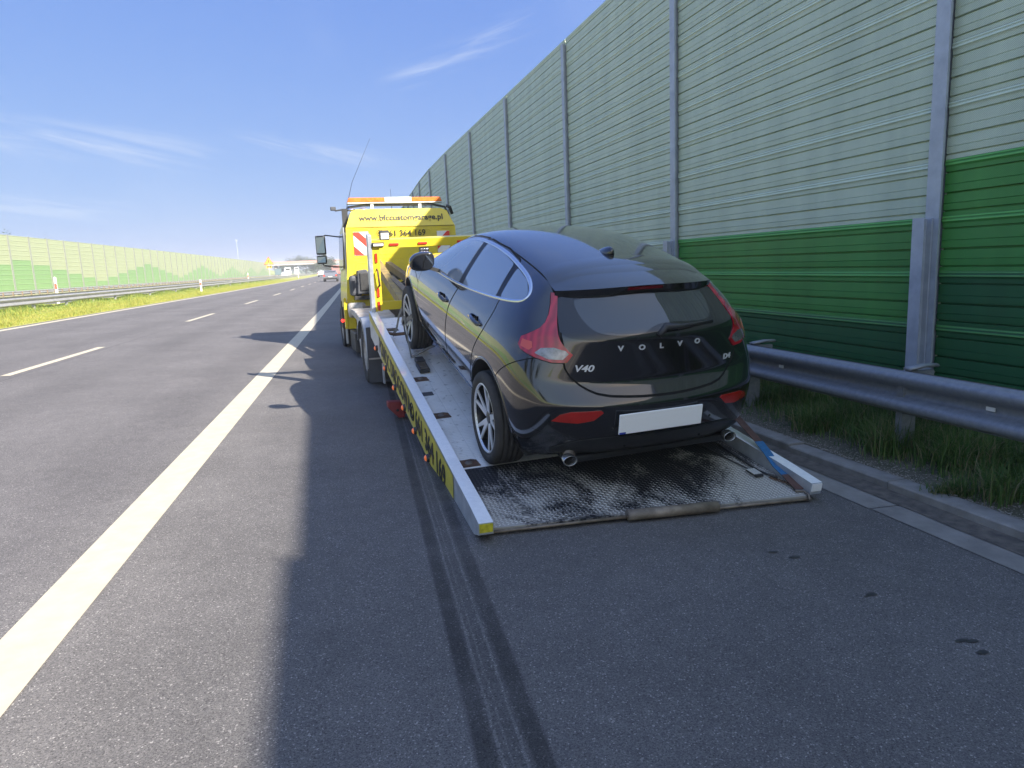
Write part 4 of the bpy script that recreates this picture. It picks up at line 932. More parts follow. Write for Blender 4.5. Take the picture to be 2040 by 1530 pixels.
# wheel arches and underside cut with cylinders
cut = MB()
for s in (-1, 1):
    for y in (.87, 3.517): cut.lathe([(.0, s*.52), (.392, s*.52), (.392, s*1.1), (0, s*1.1)], 0, (0, y, .352), SEAM, 72)
bmc = bmesh.new(); tmp = cut.mesh('cut'); bmc.from_mesh(tmp); bmesh.ops.remove_doubles(bmc, verts=bmc.verts[:], dist=1e-5); bmesh.ops.recalc_face_normals(bmc, faces=bmc.faces[:]); bmc.to_mesh(tmp); bmc.free()
co = bpy.data.objects.new('cut', tmp); COL.objects.link(co)
bo = ob.modifiers.new('b', 'BOOLEAN'); bo.operation = 'DIFFERENCE'; bo.object = co; bo.solver = 'EXACT'
cme = baked(ob); ob.modifiers.clear(); ob.data = cme; bpy.data.objects.remove(co)
cme.materials.clear(); cme.materials.append(PB_); cme.materials.append(BLK)
def fix_normals(me_, inner=None, off=0.0):
    """give every corner the normal of the smooth reference surface"""
    nl = [None]*len(me_.loops)
    for p_ in me_.polygons:
        p_.use_smooth = True
        loc, nn_, i, d_ = BV.find_nearest(p_.center)
        sn = snorm(loc, i); on = d_ < .003+off and sn.dot(p_.normal) > .5
        if inner is not None: p_.material_index = 0 if on else 1
        for li in p_.loop_indices:
            if on:
                v = me_.vertices[me_.loops[li].vertex_index].co; loc, nn_, i, d_ = BV.find_nearest(v); nl[li] = snorm(loc, i)
            else: nl[li] = p_.normal.copy()
    me_.normals_split_custom_set(nl)
fix_normals(cme, True)
ob.parent = CAR; BODY = ob
AX = {'left': (lambda u, v: Vector((-3, u, v)), Vector((1, 0, 0))), 'right': (lambda u, v: Vector((3, u, v)), Vector((-1, 0, 0))),
      'rear': (lambda u, v: Vector((u, -3, v)), Vector((0, 1, 0))), 'top': (lambda u, v: Vector((u, v, 3)), Vector((0, 0, -1))),
      'ld': (lambda u, v: Vector((u*.7071-3, -u*.7071-3, v)), Vector((.7071, .7071, 0))), 'rd': (lambda u, v: Vector((-u*.7071+3, -u*.7071-3, v)), Vector((-.7071, .7071, 0)))}
def smoothpoly(P, it=2, closed=True):
    for _ in range(it):
        Q = []
        n_ = len(P)
        for i in range(n_):
            a, b_ = P[i], P[(i+1) % n_]; Q += [(a[0]*.75+b_[0]*.25, a[1]*.75+b_[1]*.25), (a[0]*.25+b_[0]*.75, a[1]*.25+b_[1]*.75)]
        P = Q
    return P
def softpoly(P, step=.05): return smoothpoly(resample(P, step), 2)
def inset(P, d_):
    n_ = len(P); A = sum(P[i][0]*P[(i+1) % n_][1]-P[(i+1) % n_][0]*P[i][1] for i in range(n_)); sgn = 1 if A > 0 else -1; out_ = []
    for i in range(n_):
        a, b_, c = Vector(P[i-1]), Vector(P[i]), Vector(P[(i+1) % n_]); e1 = (b_-a).normalized(); e2 = (c-b_).normalized()
        n1 = Vector((-e1.y, e1.x))*sgn; n2 = Vector((-e2.y, e2.x))*sgn; m_ = (n1+n2); m_ = m_/max(m_.length, .3)
        f = 1/max(.5, m_.dot(n1)); q = b_+m_*d_*f; out_.append((q.x, q.y))
    return out_
def resample(P, step):
    Q = []
    for i in range(len(P)):
        a, b_ = Vector(P[i]), Vector(P[(i+1) % len(P)]); k = max(1, int((b_-a).length/step))
        for j in range(k): q = a+(b_-a)*j/k; Q.append((q.x, q.y))
    return Q
def hitp(axis, u, v):
    f, d_ = AX[axis]; loc, nn_, i, dist = BV.ray_cast(f(u, v), d_)
    if loc is None: return None, None
    return loc, snorm(loc, i)
def patch(name, axis, P, off, mt, parent, step=.03, curve=0, skirt=.004, hole=None, flat=False, **kw):
    """a shell laid on the body: outline P in the chosen view, raised by off along the surface normal"""
    if curve: P = smoothpoly(P, curve)
    P = resample(P, step); n_ = len(P)
    xs = [q[0] for q in P]; ys = [q[1] for q in P]
    def inside(x_, y_, PP):
        c = False; j = len(PP)-1
        for i in range(len(PP)):
            if (PP[i][1] > y_) != (PP[j][1] > y_) and x_ < (PP[j][0]-PP[i][0])*(y_-PP[i][1])/(PP[j][1]-PP[i][1])+PP[i][0]: c = not c
            j = i
        return c
    pts = list(P); edges = [(i, (i+1) % n_) for i in range(n_)]
    H = None
    if hole:
        H = smoothpoly(hole, curve) if curve else hole
        H = resample(H, step); b0 = len(pts); pts += H; edges += [(b0+i, b0+(i+1) % len(H)) for i in range(len(H))]
    Pin = inset(P, step*.35); nx = int((max(xs)-min(xs))/step)+1; ny_ = int((max(ys)-min(ys))/step)+1
    for i in range(nx):
        for j in range(ny_):
            x_, y_ = min(xs)+(i+.5)*step, min(ys)+(j+.5)*step
            if inside(x_, y_, Pin) and not (H and inside(x_, y_, inset(H, -step*.35))): pts.append((x_, y_))
    r_ = delaunay_2d_cdt([Vector(q) for q in pts], edges, [], 1 if not H else 0, 1e-6)
    V2, F2 = r_[0], r_[2]; V3 = []; N3 = []; ok = []
    for q in V2:
        loc, nm = hitp(axis, q.x, q.y)
        if loc is None: V3.append(Vector((0, 0, 0))); N3.append(Vector((0, 0, 1))); ok.append(False)
        else: V3.append(loc+nm*off); N3.append(nm); ok.append(True)
    fs = []
    for f in F2:
        if not all(ok[i] for i in f): continue
        c = sum((V2[i] for i in f), Vector((0, 0)))/len(f)
        if H and (not inside(c.x, c.y, P) or inside(c.x, c.y, H)): continue
        a, b_, c3 = (V3[i] for i in f[:3])
        if (b_-a).cross(c3-a).dot(N3[f[0]]) < 0: f = f[::-1]
        fs.append(tuple(f))
    # skirt down to the body along the open edges
    cnt = {}
    for f in fs:
        for i in range(len(f)): e = (f[i], f[(i+1) % len(f)]); cnt[e] = cnt.get(e, 0)+1
    low = {}; VV = list(V3); nn_ = len(fs); sk_ = []
    for (a, b_) in cnt:
        if (b_, a) in cnt: continue
        for q in (a, b_):
            if q not in low: low[q] = len(VV); VV.append(V3[q]-N3[q]*(off+skirt)); N3.append(N3[q])
        sk_.append((b_, a, low[a], low[b_]))
    me_ = bpy.data.meshes.new(name); me_.from_pydata(VV, [], fs+sk_); me_.materials.append(mt)
    for p_ in me_.polygons: p_.use_smooth = True
    nl = []
    for k, p_ in enumerate(me_.polygons):
        for li in p_.loop_indices: nl.append(N3[me_.loops[li].vertex_index] if k < nn_ else p_.normal.copy())
    me_.normals_split_custom_set(nl)
    o = bpy.data.objects.new(name, me_); COL.objects.link(o); o.parent = parent
    return tag(o, **kw)
def ribbon(mb, axis, P, w, off, mt, closed=False, n_=3, h=None):
    """thin moulding or shut line along a path on the body"""
    g = []
    P2 = [Vector(q) for q in P]; m_ = len(P2)
    for i in range(m_):
        a = P2[(i-1) % m_] if (closed or i) else P2[i]; b_ = P2[(i+1) % m_] if (closed or i < m_-1) else P2[i]; d_ = (b_-a).normalized(); nr = Vector((-d_.y, d_.x))
        row = []
        for k in range(n_+1):
            f = k/n_-.5; q = P2[i]+nr*f*w; loc, nm = hitp(axis, q.x, q.y)
            if loc is None: break
            row.append(loc+nm*(off*(1-(2*f)**2 if h else 1)+.0006))
        if len(row) == n_+1: g.append(row)
    if closed and g: g.append(g[0])
    if len(g) > 1: mb.sheet(g, mt)
def dens(P, step=.02, closed=False):
    Q = []
    for i in range(len(P) if closed else len(P)-1):
        a, b_ = Vector(P[i]), Vector(P[(i+1) % len(P)]); k = max(1, int((b_-a).length/step))
        Q += [tuple(a+(b_-a)*j/k) for j in range(k)]
    if not closed: Q.append(P[-1])
    return Q
def smo(P, it=2):   # open smoothing that keeps the ends
    for _ in range(it):
        Q = [P[0]]
        for i in range(len(P)-1):
            a, b_ = P[i], P[i+1]; Q += [(a[0]*.75+b_[0]*.25, a[1]*.75+b_[1]*.25), (a[0]*.25+b_[0]*.75, a[1]*.25+b_[1]*.75)]
        Q.append(P[-1]); P = Q
    return P
# --- side: doors, glass, trim, both flanks
DLO = [(2.93,1.000),(2.30,1.020),(1.68,1.062),(1.05,1.135),(.74,1.180),(.665,1.205),(.67,1.245),(.80,1.300),(1.05,1.338),(1.40,1.372),(1.80,1.375),(2.15,1.350),(2.45,1.270),(2.75,1.130)]
FD = [(3.06,.36),(3.07,.60),(3.05,.80),(2.97,.985),(2.93,1.00),(2.75,1.135),(2.45,1.285),(2.15,1.365),(1.86,1.392),(1.80,1.15),(1.83,1.02),(1.93,.86),(2.02,.62),(2.05,.36)]
RDR = [(2.035,.36),(2.00,.62),(1.915,.86),(1.815,1.02),(1.785,1.15),(1.845,1.392),(1.40,1.390),(1.10,1.360),(.97,1.20),(.93,1.06),(.99,.94),(1.17,.74),(1.27,.56),(1.30,.38),(1.60,.36)]
sides = (('left', -1), ('right', 1))
for ax, s in sides:
    for P, hy in ((FD, 2.12), (RDR, 1.19)):
        sm_ = MB(); ribbon(sm_, ax, resample(softpoly(P, .07), .03), .011, .0006, SEAM, closed=True, n_=1); sm_.build('door_gap', BODY)
        dr = patch('door', ax, softpoly(inset(P, .003), .07), .0014, PB_, CAR, step=.035)
        hz = .945 if hy < 1.5 else .885
        loc, nm = hitp(ax, hy, hz); X_ = loc.x
        hb = MB(); hb.tube([(X_-s*.004, hy-.115, hz-.006), (X_+s*.020, hy-.090, hz-.004), (X_+s*.028, hy, hz+.004), (X_+s*.020, hy+.090, hz+.010), (X_-s*.004, hy+.115, hz+.010)], [.011, .015, .016, .015, .011], PB_, 12, flat=.9)
        hb.lathe([(.036, -.001), (.030, .002), (0, .002)], 0, (X_+s*.0, hy, hz-.004), SEAM, 20); hb.build('handle', dr)
    WQ = [[(2.90,1.006),(2.30,1.026),(1.86,1.052),(1.885,1.366),(2.15,1.344),(2.44,1.268),(2.74,1.128)],
          [(1.77,1.060),(1.36,1.098),(1.03,1.140),(1.14,1.338),(1.40,1.364),(1.795,1.368)],
          [(.965,1.150),(.745,1.184),(.675,1.206),(.68,1.240),(.81,1.294),(1.06,1.330)]]
    fb = patch('window_surround', ax, inset(DLO, .006), .0022, mat('gloss_black_pillar', (.006, .006, .008), .35, spec=.3), CAR, step=.035)
    for q, W in enumerate(WQ):
        patch('side_window', ax, softpoly(inset(W, .004)), .0034, CGLP, CAR, step=.03)
    tm = MB(); ribbon(tm, ax, resample(smoothpoly(DLO, 2), .02), .020, .008, TRIM, closed=True, n_=4, h=1); tm.build('window_trim', CAR)
    # roof ditch, bonnet line, bumper seams, sill
    sm_ = MB()
    ribbon(sm_, ax, dens(smo([(.20,.985),(.42,.90),(.62,.77),(.72,.665)])), .006, .0008, SEAM, n_=1)
    sm_.build('panel_gap', BODY); sm_ = MB(); ribbon(sm_, ax, dens(smo([(3.05,.80),(3.3,.90),(3.6,.92)])), .006, .0008, SEAM, n_=1)
    sm_.build('panel_gap', BODY)
    sl_ = patch('sill', ax, [(1.26,.30),(3.12,.29),(3.12,.355),(2.05,.352),(1.29,.372)], .006, PB_, CAR, step=.04)
    am_ = MB(); arc = [(.87+.402*cos(a), .352+.402*sin(a)) for a in np.linspace(-.12, pi+.10, 40)]; ribbon(am_, ax, arc, .018, .004, PB_, n_=4, h=1); am_.build('arch_lip', BODY); am_ = MB()
    arc = [(3.517+.402*cos(a), .352+.402*sin(a)) for a in np.linspace(-.12, pi+.12, 40)]; ribbon(am_, ax, arc, .018, .004, PB_, n_=4, h=1); am_.build('arch_lip', BODY)
    # crease along the flank
    # mirrors
    mm = MB(); bmm = bmesh.new(); bmesh.ops.create_uvsphere(bmm, u_segments=24, v_segments=14, radius=1)
    for v in bmm.verts:
        x_, y_, z_ = v.co; z_ = z_*(1-.25*(s*x_ > 0)*abs(x_)); y_ = min(y_, 1)*1.0 if y_ > 0 else max(y_, -.45)
        v.co = Vector((s*.965+math.copysign(abs(x_)**.7, x_)*.108, 2.46+y_*.085, 1.118+math.copysign(abs(z_)**.7, z_)*.080+(.012*s*-x_)))
    mm.bm(bmm, PB_, smooth=True); mm.bar((s*.80, 2.50, 1.02), (s*.93, 2.47, 1.07), .05, .03, BLK); MO = mm.build('mirror', CAR)
    mg_ = MB(); P = [(s*.965+.086*math.copysign(abs(cos(a))**.6, cos(a)), 2.4150, 1.118+.060*math.copysign(abs(sin(a))**.7, sin(a))) for a in np.linspace(0, 2*pi, 24, endpoint=False)]
    mg_.add(P, [tuple(range(24)) if s < 0 else tuple(range(24))], mat('door_mirror_glass', (.16, .19, .24), .03, 1.0)); mg_.build('glass', MO, fix=False)
rf_ = MB()
for s in (-1, 1):
    ribbon(rf_, 'top', dens([(s*.545, y) for y in (.66, .9, 1.3, 1.8, 2.3)], .05), .009, .0008, SEAM, n_=1)
ribbon(rf_, 'top', dens([(-.53, .80), (-.3, .835), (0, .845), (.3, .835), (.53, .80)], .04), .007, .0008, SEAM, n_=1); rf_.build('roof_gap', BODY)
# --- tailgate, rear glass
TG = [(-.60,1.10),(-.585,.96),(-.60,.90),(-.57,.84),(-.50,.775),(-.40,.735),(-.2,.722),(0,.718),(.2,.722),(.40,.735),(.50,.775),(.57,.84),(.60,.90),(.585,.96),(.60,1.10),(.535,1.26),(0,1.30),(-.535,1.26)]
sm_ = MB(); ribbon(sm_, 'rear', resample(smoothpoly(TG, 1), .015), .014, .0012, SEAM, closed=True, n_=4); sm_.build('tailgate_gap', BODY)
TGO = patch('tailgate', 'rear', smoothpoly(inset(TG, .004), 1), .0035, PB_, CAR, step=.018)
RG = [(-.605,1.060),(-.35,1.044),(0,1.038),(.35,1.044),(.605,1.060),(.580,1.15),(.535,1.262),(.3,1.275),(0,1.285),(-.3,1.275),(-.535,1.262),(-.580,1.15)]
RGO = patch('rear_window', 'rear', smoothpoly(RG, 1), .0080, FRIT, CAR, step=.018)
IN = [(-.43,1.100),(-.36,1.072),(-.12,1.068),(-.05,1.10),(.08,1.118),(.33,1.10),(.42,1.115),(.45,1.19),(.42,1.255),(-.44,1.255),(-.47,1.19)]
patch('clear_pane', 'rear', smoothpoly(IN, 2), .0092, CGL, RGO, step=.018)
cr = MB(); 0 and ribbon(cr, 'rear', dens(smo([(-.34,.845),(-.28,.815),(-.1,.800),(.12,.800),(.30,.815),(.38,.85)])), .012, .005, PB_, n_=4, h=1)
# wiper
wp_ = MB()
def on(ax, u, v, off): loc, nm = hitp(ax, u, v); return loc+nm*off
wp_.tube([on('rear', -.02, 1.060, .012), on('rear', .03, 1.085, .03), on('rear', .14, 1.082, .03), on('rear', .40, 1.088, .018)], [.020, .024, .014, .005], BLK, 10); wp_.tube([on('rear', .12, 1.078, .012), on('rear', .40, 1.084, .012)], .005, BLK, 6)
wp_.build('wiper', CAR)
# spoiler: visor over the glass
sp = MB(); gt = []; gb = []
xsn = np.linspace(-1, 1, 33)
def spo(u):
    au = abs(u); yl = .385+.13*au**3; zl = 1.318-.030*au**2.2
    return yl, zl
for u in xsn:
    x_ = u*.555; yl, zl = spo(u); loc, nm = hitp('top', x_*.97, .845-.05*abs(u)**2); y0, z0 = loc.y, loc.z+.002
    row = []
    for k in range(9):
        f = k/8; yy = y0+(yl-y0)*f; L2, n2 = hitp('top', x_*.97+(x_*.03)*f, max(yy, .60)); zz = (L2.z+.003)*(1-f**2.2)+(zl)*f**2.2+.012*sin(pi*f)*.6
        row.append((x_*(1-.02*(1-f)), yy, zz))
    gt.append(row); th = .046+.030*min(1, max(0, (abs(u)-.30)/.08))
    gb.append([row[-1], (row[-1][0], yl+.006, zl-th*.6), (row[-1][0]*.985, yl+.02, zl-th-.006), (row[-1][0]*.97, yl+.09, zl-.055), (row[-1][0]*.95, yl+.14, zl-.06)])
sp.sheet([r_[::-1] for r_ in gt], PB_); sp.sheet([r_[:2] for r_ in gb], PB_); sp.sheet([r_[1:] for r_ in gb], BLK); SPO = sp.build('spoiler', CAR, fix=True)
bl_ = MB(); bl_.sheet([[(u*.555, spo(u)[0]-.003, spo(u)[1]-.006), (u*.555, spo(u)[0]+.003, spo(u)[1]-.026)] for u in np.linspace(-.22, .22, 9)], mat('brake_light_dark', (.14, .008, .012), .2, coat=1)); bl_.build('brake_light', SPO)
# tail lamps
for ax, s in (('ld', -1), ('rd', 1)):
    TL = [(-.885,1.030),(-.83,1.058),(-.775,1.09),(-.752,1.12),(-.750,1.16),(-.765,1.21),(-.79,1.265),(-.748,1.262),(-.72,1.20),(-.68,1.12),(-.625,1.035),(-.575,.985),(-.548,.965),(-.575,.918),(-.66,.915),(-.77,.935),(-.87,.962),(-.898,.985)]
    LO = patch('tail_lamp', ax, TL, .010, LENS, CAR, step=.018, skirt=.004)
    ci = [(-.770,.958),(-.735,.990),(-.66,1.000),(-.590,.985),(-.572,.968),(-.600,.934),(-.68,.932)]
    patch('reversing_light', ax, ci, .0125, LENSC, LO, step=.015)
    patch('indicator', ax, [(-.875,.980),(-.81,.968),(-.79,.985),(-.80,1.015),(-.872,1.020)], .0118, LENSO, LO, step=.015)
    g_ = MB(); ribbon(g_, ax, resample(TL, .02), .010, .0012, SEAM, closed=True, n_=1); g_.build('lamp_gap', BODY)
EXT = mat('exhaust_steel', (.40, .40, .41), .25, .9)
# bumper reflectors, lower valance, plate, exhausts, towing eye line
for s in (-1, 1):
    RF = [(s*x_, z-.018) for x_, z in ((.69,.597),(.65,.642),(.59,.664),(.42,.676),(.405,.662),(.46,.612),(.55,.592))]
    if s > 0: RF = RF[::-1]
    g_ = patch('bumper_reflector', 'rear', RF, .007, LENSR, CAR, step=.02)
    ex = MB(); x_ = s*.57-.025
    ring_ = [(.052, .0), (.046, -.004), (.042, .0), (.040, .10)]; ex.lathe([(.036, .05), (.041, .0), (.039, -.004), (.035, .0), (.032, .045)], 1, (x_, .085, .338), EXT, 24)
    for i in range(len(ex.v)): v = ex.v[i]; ex.v[i] = (x_+(v[0]-x_)*1.15, v[1], .338+(v[2]-.338)*.85)
    ex.lathe([(.033, .04), (0, .04)], 1, (x_, .085, .338), SEAM, 16); ex.build('exhaust_tip', CAR)
VL = [(-.70,.36),(-.62,.42),(-.50,.462),(-.30,.478),(0,.482),(.30,.478),(.50,.462),(.62,.42),(.70,.36),(.55,.35),(.30,.36),(0,.365),(-.30,.36),(-.55,.35)]
patch('valance', 'rear', smoothpoly(VL, 1), .010, PLS, CAR, step=.03)
vm = MB(); vm.box(-.60, .60, .14, .30, .285, .33, PLS, bev=.012)
for x_ in (-.25, .28): vm.lathe([(.009, -.001), (0, -.002)], 1, (x_, .055, .405), SEAM, 10)
vm.build('under_valance', CAR)
sm_ = MB(); ribbon(sm_, 'rear', dens(smo([(-.78,.50),(-.70,.478),(-.6,.47)])), .006, .001, PB_, n_=2); sm_.build('bumper_crease', BODY)
for s in (-1, 1):
    for x_ in (.68, .34):
        sm_ = MB(); loc, nm = hitp('rear', s*x_, .56 if x_ > .5 else .53); sm_.lathe([(.011, 0), (.009, -.002), (0, -.002)], 1, tuple(loc), PB_, 12); sm_.build('parking_sensor', CAR)
# plate (blank, blue band)
loc, nm = hitp('rear', 0, .57)
pm_ = MB(); yP = loc.y-.022; pm_.box(-.325, .245, yP, yP+.012, .512, .640, mat('plate_blank_white', (.95, .95, .95), .35), bev=.003); PLO = pm_.build('licence_plate', CAR)
pm_ = MB(); pm_.box(-.323, -.28, yP-.0015, yP+.002, .514, .526, mat('plate_blue', (.02, .05, .35), .4)); pm_.build('blue_band', PLO)
# antenna fin
af = MB(); bmm = bmesh.new(); bmesh.ops.create_uvsphere(bmm, u_segments=20, v_segments=12, radius=1)
loc, nm = hitp('top', 0, .93)
for v in bmm.verts:
    x_, y_, z_ = v.co; f = .5+.5*y_; v.co = Vector((x_*.040*(1-.45*max(z_, 0)), .95+y_*.095-.03*max(z_, 0), loc.z+max(z_, -.15)*.062*(1-.55*f)))
af.bm(bmm, PB_, smooth=True); af.build('roof_aerial', CAR)
# badges
BADGE = mat('badge_silver', (.72, .73, .75), .38, .45)
def badge(name, s_, size, x_, z, xs=1., shear=0., sp_=1., bold=.001):
    W = None; loc, nm = hitp('rear', x_, z); up_ = (Vector((0, 0, 1))-nm*nm.z).normalized(); r_ = up_.cross(nm)
    text(name, s_, size, BADGE, frame(loc+nm*.006, r_, up_), CAR, xs=xs, shear=shear, spacing=sp_, bold=bold, depth=.004, align='CENTER')
for ch, x_ in zip('VOLVO', (-.265, -.130, .0, .130, .262)): badge('badge_letter', ch, .043, x_, .985, xs=1.25, bold=.0016)
badge('badge', 'V40', .055, -.49, .868, xs=1.35, shear=.25, bold=.0012); badge('badge', 'D4', .046, .515, .850, xs=1.2, shear=.25, bold=.0012)
# wheels
ALLOY = mat('machined_alloy', (.74, .75, .77), .32, .6); ALLD = mat('alloy_dark', (.018, .019, .022), .3, .3, coat=.5)
def car_wheel(x, y):
    s = -1 if x < 0 else 1; w = empty('wheel', (x, y, .332)); w.parent = CAR; R_ = .327
    pr_ = [(.236, .085), (.250, .105), (.285, .112), (.312, .104), (R_-.004, .092), (R_, .075)]
    for k in range(4): a = .055-.037*k; pr_ += [(R_, a+.010), (R_-.008, a+.008), (R_-.008, a-.000), (R_, a-.002)]
    pr_ += [(R_, -.075), (R_-.006, -.095), (.29, -.11), (.236, -.09)]
    MB().lathe([(r_, s*a) for r_, a in pr_], 0, (0, 0, 0), RUB, 56).build('tyre', w)
    rm = MB(); rm.lathe([(.246, s*.098), (.240, s*.104), (.232, s*.100), (.228, s*.09)], 0, (0, 0, 0), ALLOY, 56)
    rm.lathe([(.230, s*.095), (.222, s*.05), (.212, s*-.06), (.236, s*-.09)], 0, (0, 0, 0), ALLD, 48); rm.lathe([(.21, s*-.02), (.0, s*-.02)], 0, (0, 0, 0), BLK, 32)
    rm.lathe([(.16, s*.0), (.155, s*.012), (.05, s*.012)], 0, (0, 0, 0), STEEL, 32)
    rm.lathe([(.052, s*.03), (.050, s*.066), (.034, s*.074), (0, s*.074)], 0, (0, 0, 0), ALLD, 24)
    RM = rm.build('rim', w)
    sp_ = MB()
    for k in range(5):
        a0 = 2*pi*k/5+(.35 if s < 0 else -.35)
        for (da, w0, w1) in ((-.17, .024, .011), (.26, .019, .010)):
            a1 = a0+da*1.0; r0 = .045 if da < .3 else .075
            p0 = Vector((0, cos(a0+da*.35)*r0, sin(a0+da*.35)*r0)); p1 = Vector((0, cos(a1)*.232, sin(a1)*.232)); d_ = (p1-p0).normalized(); q = Vector((1, 0, 0)).cross(d_)
            for mt_, xa, xb, ex_ in ((ALLOY, .086, .094, 0), (ALLD, .045, .085, .004)):
                vs = []
                for xx in (xa, xb):
                    z0_ = -.018 if 1 else 0
                    vs += [p0+q*(w0+ex_)+Vector((s*(xx-.022), 0, 0)), p0-q*(w0+ex_)+Vector((s*(xx-.022), 0, 0)), p1-q*(w1+ex_)+Vector((s*xx, 0, 0)), p1+q*(w1+ex_)+Vector((s*xx, 0, 0))]
                sp_.add(vs, [(0,1,2,3),(7,6,5,4),(0,4,5,1),(1,5,6,2),(2,6,7,3),(3,7,4,0)], mt_)
    for k in range(5):
        a = 2*pi*k/5+.9; sp_.tube([(s*.03, .033*cos(a)*1.6, .033*sin(a)*1.6), (s*.062, .033*cos(a)*1.6, .033*sin(a)*1.6)], .008, STEEL, 8)
    sp_.build('spokes', w, fix=True); return w
for x_ in (-.800, .800):
    for y in (.87, 3.517): car_wheel(x_, y)
ub = MB(); ub.box(-.75, .75, .45, 4.0, .22, .30, BLK); ub.tube([(-.8, .87, .33), (.8, .87, .33)], .04, BLK, 8); ub.tube([(-.57, .15, .345), (-.5, .6, .30), (-.3, 1.0, .26)], .035, STEEL, 8); ub.build('underbody', CAR)
# --- lashing straps (things of their own), laid out in the bed frame
BW = TR.matrix_world
bpy.context.view_layer.update()
BW = Matrix.Translation((1.9764, 3.9196, 0)) @ Matrix.Rotation(TROT, 4, 'Z') @ BT
def strap(mb, pts, w, mt, up_=(0, 0, 1), th=.003):
    pts = [Vector(bend_tail(q)) for q in pts]; g0 = []; g1 = []
    for i, q in enumerate(pts):
        d_ = (pts[min(i+1, len(pts)-1)]-pts[max(i-1, 0)]).normalized(); e = d_.cross(Vector(up_)).normalized(); n_ = e.cross(d_)
        g0.append([q-e*w/2+n_*th, q+e*w/2+n_*th]); g1.append([q+e*w/2-n_*th, q-e*w/2-n_*th])
    g = [a+b_+[a[0]] for a, b_ in zip(g0, g1)]; mb.sheet(g, mt, False)
ws = MB(); ws.m(STRAPW)
cxw = -.925
arc = [(cxw-.02, 3.50+.325*cos(a), .345+.325*sin(a)) for a in np.linspace(2.2, pi+.25, 6)]
strap(ws, [(-.98, 4.02, .01), (-.95, 3.95, .10), (-.945, 3.80, .28), (-.94, 3.60, .42)], .045, STRAPW, up_=(1, 0, 0))
strap(ws, [(-.92, 3.78, .20), (-.935, 3.64, .30), (-.94, 3.52, .33), (-.94, 3.42, .26), (-.95, 3.30, .14), (-.96, 3.12, .05)], .05, STRAPW, up_=(1, 0, 0))
strap(ws, [(-.78, 3.20, .36), (-.90, 3.28, .42), (-.935, 3.42, .34)], .045, STRAPW, up_=(1, 0, 0))
strap(ws, [(-.96, 3.10, .05), (-.86, 3.10, .10), (-.72, 3.16, .13)], .045, STRAPW)
ws.tube([(-1.10, 4.15, .02), (-.98, 3.9, .05), (-.80, 3.75, .10)], .018, RUST, 8)
o = ws.build('wheel_strap', None, label='grey webbing strap lashed over the front wheel of the black hatchback', cat='strap'); o.matrix_world = Matrix.Translation((1.9764, 3.9196, -.0264)) @ CM_
rt_ = MB(); rt_.box(-1.005, -.905, 2.76, 2.98, .006, .045, BLK, bev=.008); rt_.box(-.998, -.912, 2.95, 3.08, .02, .07, BLK, bev=.01)
for k in range(4): rt_.box(-.99, -.92, 2.775+.05*k, 2.79+.05*k, .046, .056, STEEL)
rt_.tube([(-1.0, 2.97, .05), (-.91, 2.97, .05)], .02, STEEL, 10)
o = rt_.build('ratchet', None, label='black ratchet buckle lying on the bed behind the front wheel strap', cat='ratchet'); o.matrix_world = BW
bs2 = MB(); bl = mat('blue_webbing', (.03, .16, .36), .8, var=.3, vs=40); bw_ = mat('rusty_webbing', (.13, .07, .055), .85, var=.4, vs=20)
strap(bs2, [(1.00, .95, .26), (.965, .60, .19), (.925, .34, .135)], .055, bw_); strap(bs2, [(.925, .34, .135), (.905, .24, .11), (.885, .12, .065), (.87, .02, .05)], .06, bl)
strap(bs2, [(.87, .02, .05), (.86, -.06, .03), (.855, -.12, .02)], .055, bw_); bs2.tube([(.82, -.12, .014), (.87, -.13, .014), (.875, -.17, .01), (.86, -.20, -.01)], .008, STEEL, 8); bs2.v[-32:] = [bend_tail(v) for v in bs2.v[-32:]]
o = bs2.build('tie_down_strap', None, label='blue and brown tie-down strap running to the right tail corner of the bed', cat='strap'); o.matrix_world = BW
ch_ = MB(); ch_.tube([(.63, .80, .02), (.70, .42, .012), (.745, .20, .012)], .006, BLK, 6); ch_.tube([(.80, .80, .02), (.80, .42, .012), (.79, .16, .014), (.84, .05, .014)], .008, BLK, 6)
ch_.box(.715, .775, .10, .20, .004, .022, BLK, bev=.004)
for k in range(5): ch_.box(.712+.013*k, .719+.013*k, .115, .19, .022, .025, refl_w)
for k in range(7): ch_.lathe([(.012, -.004), (.016, 0), (.012, .004)], 2, (.80+.012*k, .06-.022*k, .014), RUST, 8)
ch_.v = [bend_tail(v) for v in ch_.v]; o = ch_.build('lashing_cable', None, label='black cable with a striped tag and rusty chain end on the tail plate', cat='cable'); o.matrix_world = BW

# ================================================================== FAR THINGS
# delineator posts
def delineator(a, t, h, label, side=1):
    x, y, z = RP(a, t); m_ = MB(); wt = mat('post_white', (.72, .70, .66), .6)
    m_.prism([(-.06, 0), (.06, 0), (.06, h-.05), (.0, h), (-.06, h-.05)], 1, -.03, .03, wt, bev=.005)
    o = m_.build('delineator_post', None, loc=(x, y, z-.02), label=label, cat='road post', group='delineator posts along the median')
    m_ = MB(); m_.box(-.05, .05, -.034, -.0305, h*.55, h*.75, mat('post_red', (.50, .10, .06), .5)); m_.build('reflector', o); return o
delineator(-10.9, 53.5, .95, 'white delineator post on the grass in front of the near guardrail')
delineator(-11.0, 151, 1.0, 'small far white delineator post just left of the tow truck mirror')
delineator(-15.6, 41.5, 1.45, 'white post with a red reflector nearest the camera, between the median guardrails')
delineator(-14.6, 104, 1.35, 'distant white post standing behind the near guardrail by the green triangles')
